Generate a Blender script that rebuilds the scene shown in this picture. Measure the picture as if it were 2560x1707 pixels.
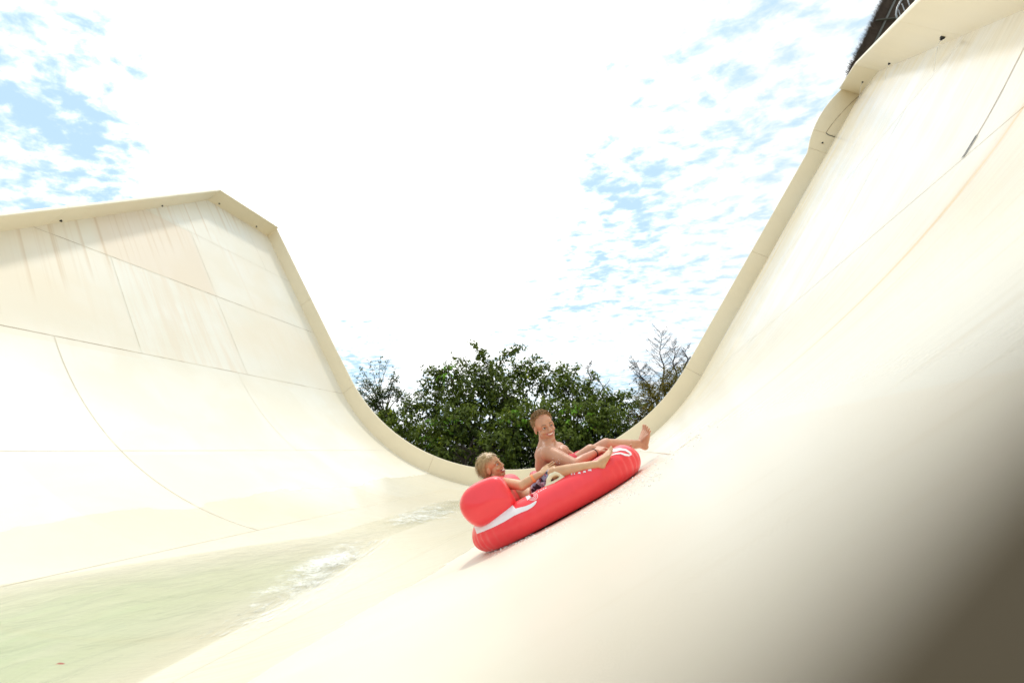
import bpy, bmesh, math, random
from mathutils import Vector, Matrix, noise
from mathutils.bvhtree import BVHTree
random.seed(7)
R_ = math.radians
for o in list(bpy.data.objects): bpy.data.objects.remove(o)
sc = bpy.context.scene; COL = sc.collection

# ------------------------------------------------------------------ camera, sky, sun, exposure
FPX = 1137.8
CR = Vector((0.97308697, 0.23043815, 0.0)); CF = Vector((-0.22419173, 0.94670979, 0.23125451)); CU = Vector((0.05328986, -0.22503075, 0.97289329))
cam = bpy.data.cameras.new('camera'); cam.lens = 16.0; cam.sensor_width = 36.0
cam.clip_start = 0.002; cam.clip_end = 3000
co = bpy.data.objects.new('camera', cam); COL.objects.link(co); sc.camera = co
co.matrix_world = Matrix(((CR.x, CU.x, -CF.x, 0), (CR.y, CU.y, -CF.y, 0), (CR.z, CU.z, -CF.z, 0), (0, 0, 0, 1)))
cam.dof.use_dof = True; cam.dof.focus_distance = 5.2; cam.dof.aperture_fstop = 1.8

SUN_EL, SUN_AZ = R_(67), R_(-22)            # azimuth from +Y towards -X
sund = Vector((math.sin(SUN_AZ)*math.cos(SUN_EL), math.cos(SUN_AZ)*math.cos(SUN_EL), math.sin(SUN_EL)))
sl = bpy.data.lights.new('sun', 'SUN'); sl.energy = 1.05; sl.angle = R_(5.0); sl.color = (1.0, 0.95, 0.87)
so = bpy.data.objects.new('sun', sl); COL.objects.link(so); so.rotation_euler = sund.to_track_quat('Z', 'Y').to_euler()
sc.view_settings.view_transform = 'Standard'; sc.view_settings.look = 'None'
sc.view_settings.gamma = 1.0; sc.view_settings.exposure = 0.80
sc.cycles.use_denoising = True
sc.cycles.max_bounces = 8; sc.cycles.diffuse_bounces = 5; sc.cycles.transparent_max_bounces = 12
sc.cycles.sample_clamp_indirect = 6

class NT:
    """tiny node-tree helper"""
    def __init__(s, t): s.t = t; s.n = t.nodes; s.l = t.links
    def node(s, ty, **kw):
        n = s.n.new(ty)
        for k, v in kw.items(): setattr(n, k, v)
        return n
    def put(s, sock, v):
        if isinstance(v, bpy.types.NodeSocket): s.l.new(v, sock)
        elif v is not None: sock.default_value = v
    def math(s, op, a, b=0.0, clamp=False):
        n = s.node('ShaderNodeMath', operation=op, use_clamp=clamp); s.put(n.inputs[0], a); s.put(n.inputs[1], b); return n.outputs[0]
    def mix(s, f, a, b, bt='MIX'):
        n = s.node('ShaderNodeMix', data_type='RGBA', blend_type=bt); s.put(n.inputs[0], f); s.put(n.inputs[6], a); s.put(n.inputs[7], b); return n.outputs[2]
    def noise(s, vec, sc_=1.0, det=4.0, rough=0.5, dist=0.0):
        n = s.node('ShaderNodeTexNoise'); s.put(n.inputs['Vector'], vec); n.inputs['Scale'].default_value = sc_
        n.inputs['Detail'].default_value = det; n.inputs['Roughness'].default_value = rough; n.inputs['Distortion'].default_value = dist
        return n.outputs['Fac']
    def ramp(s, v, a, b, c=0.0, d=1.0):
        n = s.node('ShaderNodeMapRange', interpolation_type='SMOOTHSTEP'); s.put(n.inputs[0], v)
        for i, q in enumerate((a, b, c, d)): n.inputs[i+1].default_value = q
        return n.outputs[0]
    def mapping(s, vec, scale=(1, 1, 1), loc=(0, 0, 0), rot=(0, 0, 0)):
        n = s.node('ShaderNodeMapping'); s.put(n.inputs[0], vec); n.inputs['Location'].default_value = loc
        n.inputs['Rotation'].default_value = rot; n.inputs['Scale'].default_value = scale; return n.outputs[0]
    def comb(s, x, y, z=0.0):
        n = s.node('ShaderNodeCombineXYZ'); s.put(n.inputs[0], x); s.put(n.inputs[1], y); s.put(n.inputs[2], z); return n.outputs[0]
    def sep(s, v):
        n = s.node('ShaderNodeSeparateXYZ'); s.put(n.inputs[0], v); return n.outputs

W = bpy.data.worlds.new('World'); sc.world = W; W.use_nodes = True
t = NT(W.node_tree); t.n.clear()
sky = t.node('ShaderNodeTexSky', sky_type='NISHITA'); sky.sun_disc = False; sky.sun_elevation = SUN_EL; sky.sun_rotation = SUN_AZ
tc = t.node('ShaderNodeTexCoord'); g = tc.outputs['Generated']
sx, sy, sz = t.sep(g)
hz = t.math('MAXIMUM', t.math('ADD', sz, 0.10), 0.04)
pl = t.comb(t.math('DIVIDE', sx, hz), t.math('DIVIDE', sy, hz), 0.0)       # flat cloud deck seen in perspective
big = t.noise(t.mapping(pl, (0.9, 0.9, 1), (3.1, 1.7, 0)), 1.0, 3.0, 0.5, 0.3)
cells = t.noise(t.mapping(pl, (11, 15, 1), (0.3, 4.0, 0), (0, 0, 0.6)), 1.0, 6.0, 0.60, 0.2)
mid = t.noise(t.mapping(pl, (2.6, 3.2, 1), (8.3, 2.0, 0), (0, 0, 0.5)), 1.0, 4.0, 0.55, 0.3)
vd = t.node('ShaderNodeVectorMath', operation='DOT_PRODUCT'); t.put(vd.inputs[0], g); vd.inputs[1].default_value = Vector((-0.42, 0.72, 0.55)).normalized()
core = t.ramp(vd.outputs['Value'], 0.89, 0.985, 0.0, 0.30)
d = t.math('ADD', t.math("MULTIPLY", big, 0.50), t.math("MULTIPLY", cells, 0.90))
d = t.math('ADD', d, t.math('MULTIPLY', mid, 0.36)); d = t.math('ADD', d, core)
for dv, lo, amt in (((-0.8218, 0.4033, 0.4024), .988, -.11), ((-0.0212, 0.8882, 0.459), .985, -.10), ((-0.5212, 0.8261, 0.2141), .993, -.20), ((-0.7748, 0.3614, 0.5187), .93, -.045)):     # clear gaps in the deck
    q = t.node('ShaderNodeVectorMath', operation='DOT_PRODUCT'); t.put(q.inputs[0], g); q.inputs[1].default_value = Vector(dv).normalized()
    d = t.math('ADD', d, t.ramp(q.outputs['Value'], lo, .9999, 0.0, amt))
dens = t.ramp(d, 0.66, 1.00)
blue = t.mix(1.0, sky.outputs[0], (0.100, 0.112, 0.118, 1), 'MULTIPLY')
blue = t.mix(0.9, blue, (0.34, 0.48, 0.60, 1))
cl = t.mix(t.ramp(cells, 0.35, 0.65), (0.52, 0.58, 0.62, 1), (0.72, 0.74, 0.75, 1))
cl = t.mix(t.ramp(vd.outputs['Value'], 0.74, 0.97), cl, (1.25, 1.24, 1.20, 1))
bg = t.node('ShaderNodeBackground'); t.put(bg.inputs[0], t.mix(dens, blue, cl)); bg.inputs[1].default_value = 1.0
wo = t.node('ShaderNodeOutputWorld'); t.l.new(bg.outputs[0], wo.inputs[0])

# ------------------------------------------------------------------ helpers
def ray(px, py):
    v = CF*FPX + CR*(px-1280) + CU*(853.5-py); return v
def P(px, py, Y):
    v = ray(px, py); return v*(Y/v.y)
def tag(o, label=None, cat=None, group=None, kind=None):
    if label: o['label'] = label
    if cat: o['category'] = cat
    if group: o['group'] = group
    if kind: o['kind'] = kind
    return o
def empty(name, loc=(0, 0, 0)):
    o = bpy.data.objects.new(name, None); COL.objects.link(o); o.location = loc; o.empty_display_size = .1; return o
def link(name, me, mats=(), parent=None, smooth=True):
    for m in (mats if isinstance(mats, (list, tuple)) else [mats]): me.materials.append(m)
    o = bpy.data.objects.new(name, me); COL.objects.link(o)
    if smooth: me.polygons.foreach_set('use_smooth', [True]*len(me.polygons))
    if parent: o.parent = parent; o.matrix_parent_inverse = Matrix.Translation(parent.location).inverted()
    me.update(); return o
def from_py(name, vs, fs, mats, parent=None, smooth=True, mi=None, uvs=None):
    me = bpy.data.meshes.new(name); me.from_pydata([tuple(v) for v in vs], [], fs)
    if mi: me.polygons.foreach_set('material_index', mi)
    if uvs:
        uv = me.uv_layers.new(name='UVMap')
        li = [0]*len(me.loops); me.loops.foreach_get('vertex_index', li)
        flat = []
        for i in li: flat += uvs[i]
        uv.data.foreach_set('uv', flat)
    return link(name, me, mats, parent, smooth)
class MB:
    """collects geometry for ONE mesh"""
    def __init__(s): s.v = []; s.f = []; s.m = []; s.cur = 0
    def add(s, vs, fs):
        b = len(s.v); s.v += [Vector(v) for v in vs]; s.f += [tuple(i+b for i in f) for f in fs]; s.m += [s.cur]*len(fs)
    def tube(s, pts, rad, seg=8, cap=True):
        pts = [Vector(p) for p in pts]; n = len(pts)
        rr = rad if isinstance(rad, (list, tuple)) else [rad]*n
        tg = [(pts[min(i+1, n-1)]-pts[max(i-1, 0)]).normalized() for i in range(n)]
        a = tg[0].orthogonal().normalized(); vs = []
        for i in range(n):
            a = (a-tg[i]*a.dot(tg[i])).normalized(); b = tg[i].cross(a)
            for k in range(seg):
                th = 2*math.pi*k/seg; vs.append(pts[i]+(a*math.cos(th)+b*math.sin(th))*rr[i])
        fs = [(i*seg+k, i*seg+(k+1) % seg, (i+1)*seg+(k+1) % seg, (i+1)*seg+k) for i in range(n-1) for k in range(seg)]
        if cap: fs += [tuple(range(seg))[::-1], tuple((n-1)*seg+k for k in range(seg))]
        s.add(vs, fs)
    def box(s, c, ax, ay, az):
        c = Vector(c); vs = [c+ax*i+ay*j+az*k for i in (-1, 1) for j in (-1, 1) for k in (-1, 1)]
        s.add(vs, [(0, 1, 3, 2), (4, 6, 7, 5), (0, 4, 5, 1), (2, 3, 7, 6), (0, 2, 6, 4), (1, 5, 7, 3)])
    def ell(s, c, ax, ay, az, nu=16, nv=10):
        c = Vector(c); vs = [c+az]; 
        for j in range(1, nv):
            ph = math.pi*j/nv
            for i in range(nu):
                th = 2*math.pi*i/nu; vs.append(c+az*math.cos(ph)+(ax*math.cos(th)+ay*math.sin(th))*math.sin(ph))
        vs.append(c-az); L = len(vs)-1
        fs = [(0, 1+i, 1+(i+1) % nu) for i in range(nu)]
        fs += [(1+(j-1)*nu+i, 1+j*nu+i, 1+j*nu+(i+1) % nu, 1+(j-1)*nu+(i+1) % nu) for j in range(1, nv-1) for i in range(nu)]
        fs += [(L, 1+(nv-2)*nu+(i+1) % nu, 1+(nv-2)*nu+i) for i in range(nu)]
        s.add(vs, fs)
    def sph(s, c, r, nu=14, nv=10): s.ell(c, Vector((r, 0, 0)), Vector((0, r, 0)), Vector((0, 0, r)), nu, nv)
    def cone(s, a, b, ra, rb, seg=18):
        """round cone: a capsule that tapers"""
        a = Vector(a); b = Vector(b); d = b-a; L = d.length
        if L < 1e-5: return s.sph(a, ra)
        d /= L; u = d.orthogonal().normalized(); v = d.cross(u)
        rings = [(a-d*ra*math.cos(q), ra*math.sin(q)) for q in (0.02, .4, .8, 1.2)]
        rings += [(a+d*L*k/6, ra+(rb-ra)*k/6) for k in range(7)]
        rings += [(b+d*rb*math.cos(q), rb*math.sin(q)) for q in (1.2, .8, .4, 0.02)]
        vs = [c+(u*math.cos(2*math.pi*k/seg)+v*math.sin(2*math.pi*k/seg))*r for c, r in rings for k in range(seg)]
        n = len(rings)
        fs = [(i*seg+k, i*seg+(k+1) % seg, (i+1)*seg+(k+1) % seg, (i+1)*seg+k) for i in range(n-1) for k in range(seg)]
        fs += [tuple(range(seg))[::-1], tuple((n-1)*seg+k for k in range(seg))]
        s.add(vs, fs)
    def build(s, name, mats, parent=None, smooth=True):
        return from_py(name, s.v, s.f, mats, parent, smooth, s.m)
    def blend(s, name, mats, parent=None, voxel=0.005, it=6, fac=0.5, local=None):
        """union of everything collected, melted into one continuous skin"""
        me = bpy.data.meshes.new('tmp'); me.from_pydata([tuple(v) for v in s.v], [], s.f)
        o = bpy.data.objects.new('tmp', me); COL.objects.link(o)
        m = o.modifiers.new('r', 'REMESH'); m.mode = 'VOXEL'; m.voxel_size = voxel; m.use_smooth_shade = True
        if it: q = o.modifiers.new('s', 'SMOOTH'); q.factor = fac; q.iterations = it
        dg = bpy.context.evaluated_depsgraph_get(); dg.update()
        nm = bpy.data.meshes.new_from_object(o.evaluated_get(dg)); nm.name = name
        bpy.data.objects.remove(o)
        return link(name, nm, mats, parent)

def mat(name):
    m = bpy.data.materials.new(name); m.use_nodes = True
    t = NT(m.node_tree); b = t.n['Principled BSDF']; return m, t, b
def simple(name, col, rough=0.5, var=0.12, scale=20, bump=0.0, **kw):
    m, t, b = mat(name)
    tcn = t.node('ShaderNodeTexCoord').outputs['Object']
    f = t.noise(tcn, scale, 4)
    c = t.mix(f, tuple(x*(1-var) for x in col[:3])+(1,), tuple(min(1, x*(1+var)) for x in col[:3])+(1,))
    t.put(b.inputs['Base Color'], c); b.inputs['Roughness'].default_value = rough
    for k, v in kw.items(): b.inputs[k.replace('_', ' ')].default_value = v
    if bump:
        bn = t.node('ShaderNodeBump'); bn.inputs['Strength'].default_value = bump; bn.inputs['Distance'].default_value = .01
        t.put(bn.inputs['Height'], t.noise(tcn, scale*3, 4)); t.l.new(bn.outputs[0], b.inputs['Normal'])
    return m

# ------------------------------------------------------------------ slide profile (circular trough, straight 58 degree wings)
XC, ZB, RAD, TH = -5.10, -1.64, 10.0, R_(58)
SA = RAD*TH
def prof(s):
    """arc length s from the trough's lowest line -> x, z, inward normal (nx, nz)"""
    g = 1 if s >= 0 else -1; a = abs(s)
    if a < SA:
        th = a/RAD; return XC+g*RAD*math.sin(th), ZB+RAD*(1-math.cos(th)), -g*math.sin(th), math.cos(th)
    e = a-SA
    return XC+g*(RAD*math.sin(TH)+e*math.cos(TH)), ZB+RAD*(1-math.cos(TH))+e*math.sin(TH), -g*math.sin(TH), math.cos(TH)
def s_of_z(z, g):
    if z < ZB+RAD*(1-math.cos(TH)): return g*RAD*math.acos(1-(z-ZB)/RAD)
    return g*(SA+(z-ZB-RAD*(1-math.cos(TH)))/math.sin(TH))
def S(s, Y, h=0.0):
    x, z, nx, nz = prof(s); return Vector((x+nx*h, Y, z+nz*h))
def s_of_x(x):
    lo, hi = -30, 30
    for _ in range(50):
        m = (lo+hi)/2
        if prof(m)[0] < x: lo = m
        else: hi = m
    return lo
YF = 20.0
ZL = 11.85
# foot of the normal from the slide to the point just under the lens where the near edge passes
_A = Vector((.00635, .015, -.0039)); _o = math.atan2(_A.x-XC, ZB+RAD-_A.z)
NX0 = XC+RAD*math.sin(_o); NEAR_H = RAD-math.hypot(_A.x-XC, ZB+RAD-_A.z)
def near_y(x): return 0.015+0.55*max(x-NX0, -.5)
def ylo(s):
    x, z, _, _ = prof(s)
    if s < 0: b = (z+0.04)/0.74
    else:
        b = (z-0.612)/0.7735
        if z > 13.84: b = 17.1+(z-13.84)/0.455
    return min(max(b, near_y(x)), YF)
SL = s_of_z(ZL, -1); SR = s_of_z(15.16, 1); SK = s_of_z(13.84, 1)

def wall_material():
    m, t, b = mat('slide_gelcoat')
    uvn = t.node('ShaderNodeUVMap').outputs[0]; u, v, _ = t.sep(uvn)
    streak = t.noise(t.comb(t.math('MULTIPLY', u, 0.22), t.math('MULTIPLY', v, 3.2)), 1.0, 5, .6, .25)
    fine = t.noise(t.comb(t.math('MULTIPLY', u, 0.9), t.math('MULTIPLY', v, 16)), 1.0, 4, .6, .1)
    blot = t.noise(t.comb(t.math('MULTIPLY', u, 0.5), t.math('MULTIPLY', v, 0.5), 3.0), 1.0, 5, .55, .4)
    base = t.mix(t.ramp(blot, .35, .65), (0.77, 0.72, 0.585, 1), (0.80, 0.765, 0.655, 1))
    # each moulded panel has its own slight tint
    pu = t.math('FLOOR', t.math('DIVIDE', t.math('ADD', u, 1.73), 3.87)); pv = t.math('FLOOR', t.math('DIVIDE', t.math('ADD', v, 2.0), 4.0))
    wn = t.node('ShaderNodeTexWhiteNoise', noise_dimensions='2D'); t.put(wn.inputs['Vector'], t.comb(pu, pv))
    base = t.mix(t.math('MULTIPLY', wn.outputs[0], 0.30), base, (0.78, 0.65, 0.47, 1))
    # one clearly peach panel high on the left wing
    def box(a, lo, hi, w=.02): return t.math('MULTIPLY', t.ramp(a, lo-w, lo+w), t.ramp(a, hi-w, hi+w, 1.0, 0.0))
    pk = t.math('MULTIPLY', box(u, -17.0, -13.5), box(v, 9.8, 14.0, .25))
    base = t.mix(t.math('MULTIPLY', pk, 0.45), base, (0.74, 0.57, 0.40, 1))
    pk2 = t.math('MULTIPLY', box(u, -13.45, -9.7), box(v, 10.0, 13.95, .3))
    base = t.mix(t.math('MULTIPLY', t.math('MULTIPLY', pk2, t.ramp(streak, .42, .62)), 0.3), base, (0.74, 0.58, 0.41, 1))
    # ochre run marks, long in the direction the water runs
    au = t.math('ABSOLUTE', u)
    run = t.math('MULTIPLY', t.ramp(streak, .52, .70), t.ramp(au, 6, 15))
    base = t.mix(t.math('MULTIPLY', t.math('MULTIPLY', run, t.ramp(blot, .35, .6)), t.ramp(u, -1, 1, .22, .42)), base, (0.70, 0.54, 0.34, 1))
    run2 = t.math('MULTIPLY', t.ramp(fine, .56, .72), t.ramp(u, 3, 9))
    base = t.mix(t.math('MULTIPLY', run2, 0.62), base, (0.68, 0.57, 0.40, 1))
    tan = t.math('MULTIPLY', t.ramp(t.noise(t.comb(t.math('MULTIPLY', u, .16), t.math('MULTIPLY', v, .55), 11.0), 1, 4, .55, .3), .46, .66), t.ramp(u, 6, 11))
    base = t.mix(t.math("MULTIPLY", tan, 0.75), base, (0.78, 0.67, 0.46, 1))
    warm = t.math('MULTIPLY', t.ramp(t.noise(t.comb(t.math('MULTIPLY', u, .22), t.math('MULTIPLY', v, .22), 17.0), 1, 4, .5, .3), .42, .64), t.ramp(u, -9, -12))
    base = t.mix(t.math('MULTIPLY', warm, 0.45), base, (0.79, 0.66, 0.47, 1))
    edge = t.math('MULTIPLY', t.math('MULTIPLY', t.ramp(t.math('ADD', v, t.math('MULTIPLY', streak, 2.0)), 18.2, 20.2), t.ramp(u, 5, 9)), t.ramp(fine, .35, .65, .4, 1.0))
    base = t.mix(t.math('MULTIPLY', edge, 0.55), base, (0.78, 0.63, 0.38, 1))
    # pale mineral film on the right wing where the jets run
    film = t.math('MULTIPLY', t.ramp(t.noise(t.comb(t.math('MULTIPLY', u, .35), t.math('MULTIPLY', v, 1.1), 7.0), 1, 5, .6, .3), .44, .62), t.ramp(u, 8, 13))
    base = t.mix(t.math('MULTIPLY', film, 0.7), base, (0.80, 0.80, 0.79, 1))
    # one strong rusty line
    q = t.math('ABSOLUTE', t.math('SUBTRACT', v, 3.54))
    wob = t.math('ADD', q, t.math('MULTIPLY', t.math('SUBTRACT', streak, .5), .25))
    rust = t.math('MULTIPLY', t.math('ADD', t.ramp(wob, 0.0, 0.07, .75, 0.0), t.ramp(wob, 0.0, 0.26, .35, 0.0)), t.math('MULTIPLY', t.ramp(u, 5.0, 9.2, .15, 1.0), t.ramp(v, .5, 1.0)))
    base = t.mix(t.math('MULTIPLY', rust, 0.75), base, (0.72, 0.42, 0.13, 1))
    # rust weeping below the left top ledge
    topz = t.math('ADD', u, t.math('ADD', 5.0, t.math('MULTIPLY', v, .87)))   # ~0 at the left top edge
    weep = t.math('MULTIPLY', t.ramp(topz, 0.0, 1.3, 1.0, 0.0), t.math('MULTIPLY', t.ramp(u, -9, -8, 1, 0), t.ramp(t.noise(t.comb(0.0, t.math('MULTIPLY', v, 5)), 1, 3), .5, .7)))
    base = t.mix(t.math('MULTIPLY', weep, 0.6), base, (0.60, 0.44, 0.26, 1))
    # wet zone along the trough
    wet = t.math('ADD', t.math('MULTIPLY', t.noise(t.comb(t.math('MULTIPLY', u, .8), t.math('MULTIPLY', v, .35), 1.0), 1, 5, .6, .2), 1.5), au)
    wetm = t.ramp(wet, 4.12, 4.22, 1.0, 0.0)
    base = t.mix(t.math('MULTIPLY', wetm, .38), base, (0.66, 0.61, 0.46, 1))
    t.put(b.inputs['Base Color'], base)
    wr = t.math('MAXIMUM', wetm, t.ramp(u, 4, 8))
    t.put(b.inputs['Roughness'], t.math('SUBTRACT', 0.42, t.math('MULTIPLY', wr, t.math('ADD', .20, t.math('MULTIPLY', fine, .12)))))
    bn = t.node('ShaderNodeBump'); bn.inputs['Strength'].default_value = .25; bn.inputs['Distance'].default_value = .02
    hh = t.math('ADD', t.math('MULTIPLY', streak, 1.0), t.math('MULTIPLY', fine, .35))
    t.put(bn.inputs['Height'], t.math('MULTIPLY', hh, t.math('ADD', .10, wr))); t.l.new(bn.outputs[0], b.inputs['Normal'])
    b.inputs['IOR'].default_value = 1.45
    return m
M_wall = wall_material()
M_lip = simple('rim_gelcoat', (0.85, 0.745, 0.54), .42, .04, 1.2)
M_seam = simple('seam_sealant', (0.30, 0.20, 0.10), .8, .3, 8)
M_seam_pale = simple('seam_sealant_pale', (0.62, 0.54, 0.40), .7, .15, 8)
for _m, _c in ((M_seam, (0.66, 0.58, 0.42, 1)), (M_seam_pale, (0.77, 0.72, 0.58, 1))):     # joints weather unevenly
    _t = NT(_m.node_tree); _b = _t.n['Principled BSDF']; _old = _b.inputs['Base Color'].links[0].from_socket
    _n = _t.noise(_t.node('ShaderNodeTexCoord').outputs['Object'], .9, 3, .7); _t.put(_b.inputs['Base Color'], _t.mix(_t.ramp(_n, .40, .62), _old, _c))
M_black = simple('black_rubber', (0.015, 0.014, 0.013), .5)
M_steel = simple('galvanised_steel', (0.35, 0.36, 0.36), .45, Metallic=.6)
M_rimshade = simple('near_edge_shade', (0.080, 0.058, 0.030), .95, .15, 40)  # shaded side of the near edge, put into the colour as dark brown

slide = empty('water_slide', (XC, 10, ZB))
tag(slide, 'huge cream fibreglass half-pipe water slide with two tall wings', 'water slide')
# surface
ss = []
s = SL
while s < SR:
    ss.append(s); x = prof(s)[0]
    s += 0.04 if abs(x) < .6 else (.10 if abs(x) < 2 else 0.25)
ss += [SR]
ss = sorted(set(round(q, 5) for q in ss+[SK]))
NB = 70; vs = []; uv = []; 
for s in ss:
    y0 = ylo(s)
    for j in range(NB+1):
        b = j/NB; y = y0+(YF-y0)*(b**2.2 if y0 < 3 else b); vs.append(S(s, y)); uv.append((s, y))
fs = [(i*(NB+1)+j, (i+1)*(NB+1)+j, (i+1)*(NB+1)+j+1, i*(NB+1)+j+1) for i in range(len(ss)-1) for j in range(NB)]
mi = [0]*len(fs)
def add_strip(pts, w, m, off=.004):
    """narrow joint line laid on the slide; pts are (s, Y)"""
    base = len(vs); n = len(pts)
    for i, (s, y) in enumerate(pts):
        a = Vector(pts[max(i-1, 0)]); b = Vector(pts[min(i+1, n-1)]); d = (b-a).normalized(); q = Vector((-d.y, d.x))*w*.5
        for g in (1, -1):
            vs.append(S(s+q.x*g, y+q.y*g, off)); uv.append((s, y))
    for i in range(n-1): fs.append((base+2*i, base+2*i+1, base+2*i+3, base+2*i+2)); mi.append(m)
def axis_seam(s, y0, y1, w, m): 
    y0 = max(y0, ylo(s)+.02); add_strip([(s, y0+(y1-y0)*k/20) for k in range(21)], w, m)
def cross_seam(y, s0, s1, w, m, lean=0.0):
    n = max(4, int(abs(s1-s0)/.25)); add_strip([(s0+(s1-s0)*k/n, y+lean*k/n) for k in range(n+1)], w, m, .0035)
s17, s135, s964, s569, s173 = s_of_z(8.93, -1), s_of_z(5.92, -1), s_of_z(2.7, -1), s_of_z(-.02, -1), -1.75
for s, w, m, yd in ((s17, .016, 2, 0), (s135, .019, 1, 0), (s964, .015, 1, 0), (s569, .016, 2, 0), (s173, .010, 2, 0), (2.45, .006, 2, 0), (5.75, .007, 2, 0), (9.3, .010, 2, 0), (13.2, .012, 2, 0)):
    axis_seam(s, (3.6 if s == 5.75 else 0.3) if s > 0 else 0, 19.95, w, m)
for y, a, b, w, m in ((7.9, s964, s173, .024, 2), (10.05, s135, s964, .022, 2), (14.0, s17-.0, s135, .016, 2), (13.95, s135, s964, .018, 2), (13.5, s964, s569, .018, 2),
                      (18.3, SL+.05, s17, .014, 2), (12.0, 2.63, 5.9, .014, 2), (16.0, 9.3, 13.2, .014, 2), (8.0, 9.3, 13.2, .012, 2), (12.0, 13.2, 17.0, .014, 2)):
    cross_seam(y, a, b, w, m)
# open joint on the right wing that darkens to a black gap at its foot
cross_seam(4.16, 9.32, 11.6, .012, 1, .12)
# torn black sealant at the foot of that joint, and the dark line leading to it
NBK = len(vs)
add_strip([(9.30, 4.150), (9.33, 4.155), (9.36, 4.152), (9.40, 4.159), (9.43, 4.16), (9.47, 4.166), (9.56, 4.172)], .024, 3, .009)
add_strip([(9.30, ylo(9.3)+.02+.05*k) for k in range(14)], .018, 1, .007)
surf = from_py('slide_surface', vs, fs, [M_wall, M_seam, M_seam_pale, M_black], slide, True, mi, uv)

# upstanding rim: a thick board standing square on the surface along its edge
def rim(name, pts, hs, outs, th=.10, m=None, flange=.0):
    """pts (s,Y); hs heights; outs outward directions in (s,Y)"""
    rows = []; uvr = []
    for (s, y), h, (os_, oy) in zip(pts, hs, outs):
        x, z, nx, nz = prof(s); n = Vector((nx, 0, nz)); g = Vector((nz, 0, -nx))   # unit d/ds
        o = g*os_+Vector((0, oy, 0)); p = Vector((x, y, z))-n*.12
        H = h+.12; bv = .02
        rows.append([p, p+n*(H-bv), p+n*H+o*bv, p+n*H+o*(th-bv), p+n*(H-bv)+o*th, p+n*(H-.16)+o*th, p+n*(H-.18)+o*.05, p+o*.05])
    v = [q for r in rows for q in r]; k = len(rows[0]); n = len(rows)
    f = [(i*k+j, i*k+(j+1) % k, (i+1)*k+(j+1) % k, (i+1)*k+j) for i in range(n-1) for j in range(k)]
    f += [tuple(range(k))[::-1], tuple((n-1)*k+j for j in range(k))]
    bmm = bmesh.new(); me = bpy.data.meshes.new(name); me.from_pydata([tuple(q) for q in v], [], f)
    bmm.from_mesh(me); bmesh.ops.recalc_face_normals(bmm, faces=bmm.faces); bmm.to_mesh(me); bmm.free()
    o = link(name, me, m or M_lip, slide, False); return o
RIMS = []
def run_rim(pts, hs, outs, cuts, gap=.012):
    """split a long rim at the given indices into panels with a joint between them"""
    idx = [0]+list(cuts)+[len(pts)-1]
    for a, b in zip(idx[:-1], idx[1:]):
        q = [Vector(p) for p in pts[a:b+1]]
        if len(q) > 1:
            d0 = (q[1]-q[0]).normalized(); d1 = (q[-1]-q[-2]).normalized()
            if a > 0: q[0] = q[0]+d0*gap*.5
            if b < len(pts)-1: q[-1] = q[-1]-d1*gap*.5
        RIMS.append(rim('rim_panel', [tuple(x) for x in q], hs[a:b+1], outs[a:b+1]))
        if b < len(pts)-1:
            (s, y), h, (os_, oy) = pts[b], hs[b], outs[b]
            x, z, nx, nz = prof(s); n = Vector((nx, 0, nz)); g = Vector((nz, 0, -nx)); o = g*os_+Vector((0, oy, 0)); tn = n.cross(o).normalized()
            mb = MB(); mb.box(Vector((x, y, z))+n*h*.48+o*.035, tn*.02, n*h*.47, o*.02); mb.build('rim_joint', M_seam, slide, False)
# far edge (Y = 20)
far = [SL+(SR-SL)*k/200 for k in range(201)]
def far_h(s):
    z = prof(s)[1]
    if s > 0 and z > 12.4: return .70+.30*math.sin(min(1, (z-12.4)/2.9)*math.pi)**.8
    return .80-.12*min(1, abs(s)/12) if s < 0 else .80-.10*min(1, abs(s)/8)
fh = [far_h(s) for s in far]; fo = [(0, 1)]*201
fo[0] = (-1, 1); 
cut = [min(range(201), key=lambda i: abs(far[i]-q)) for q in (s_of_z(7.4, -1), s_of_z(2.75, -1), s_of_z(-.95, -1), s_of_z(-.6, 1), s_of_z(3.05, 1), s_of_z(7.95, 1), s_of_z(12.5, 1), s_of_z(13.25, 1))]
run_rim([(s, YF) for s in far], fh, fo, cut)
mb = MB(); mb.tube([S(s_of_z(13.28+1.8*k/14, 1), YF-.003, .42*(1-(k/14)**1.6)) for k in range(15)], .011, 6); mb.build('rim_joint', M_seam, slide)
mb = MB(); mb.tube([S(s_of_z(13.27, 1), YF-.004, .42), S(s_of_z(13.22, 1), YF-.004, .30), S(s_of_z(13.22, 1), YF-.004, .02)], .016, 6); mb.build('rim_joint', M_black, slide)
# left: level top then the edge that drops towards the viewer
sl_near = None
lp = [(SL, YF), (SL, 18.0), (SL, 16.07)]; 
zz = [ZL-(ZL-(-.20))*k/60 for k in range(1, 61)]
for z in zz: lp.append((s_of_z(z, -1), (z+.04)/.74))
# outward direction for a sloping edge: away from the surface
def outs_for(pts, sign):
    r = []
    for i in range(len(pts)):
        a = Vector(pts[max(i-1, 0)]); b = Vector(pts[min(i+1, len(pts)-1)]); d = (b-a).normalized(); r.append((d.y*sign, -d.x*sign))
    return r
lo_ = outs_for(lp, 1); lo_[0] = (-1, 1); lo_[1] = (-1, 0); lo_[2] = (-1, -.33)
run_rim(lp, [.80]*len(lp), lo_, [2, 13, 30, 45])
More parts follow.
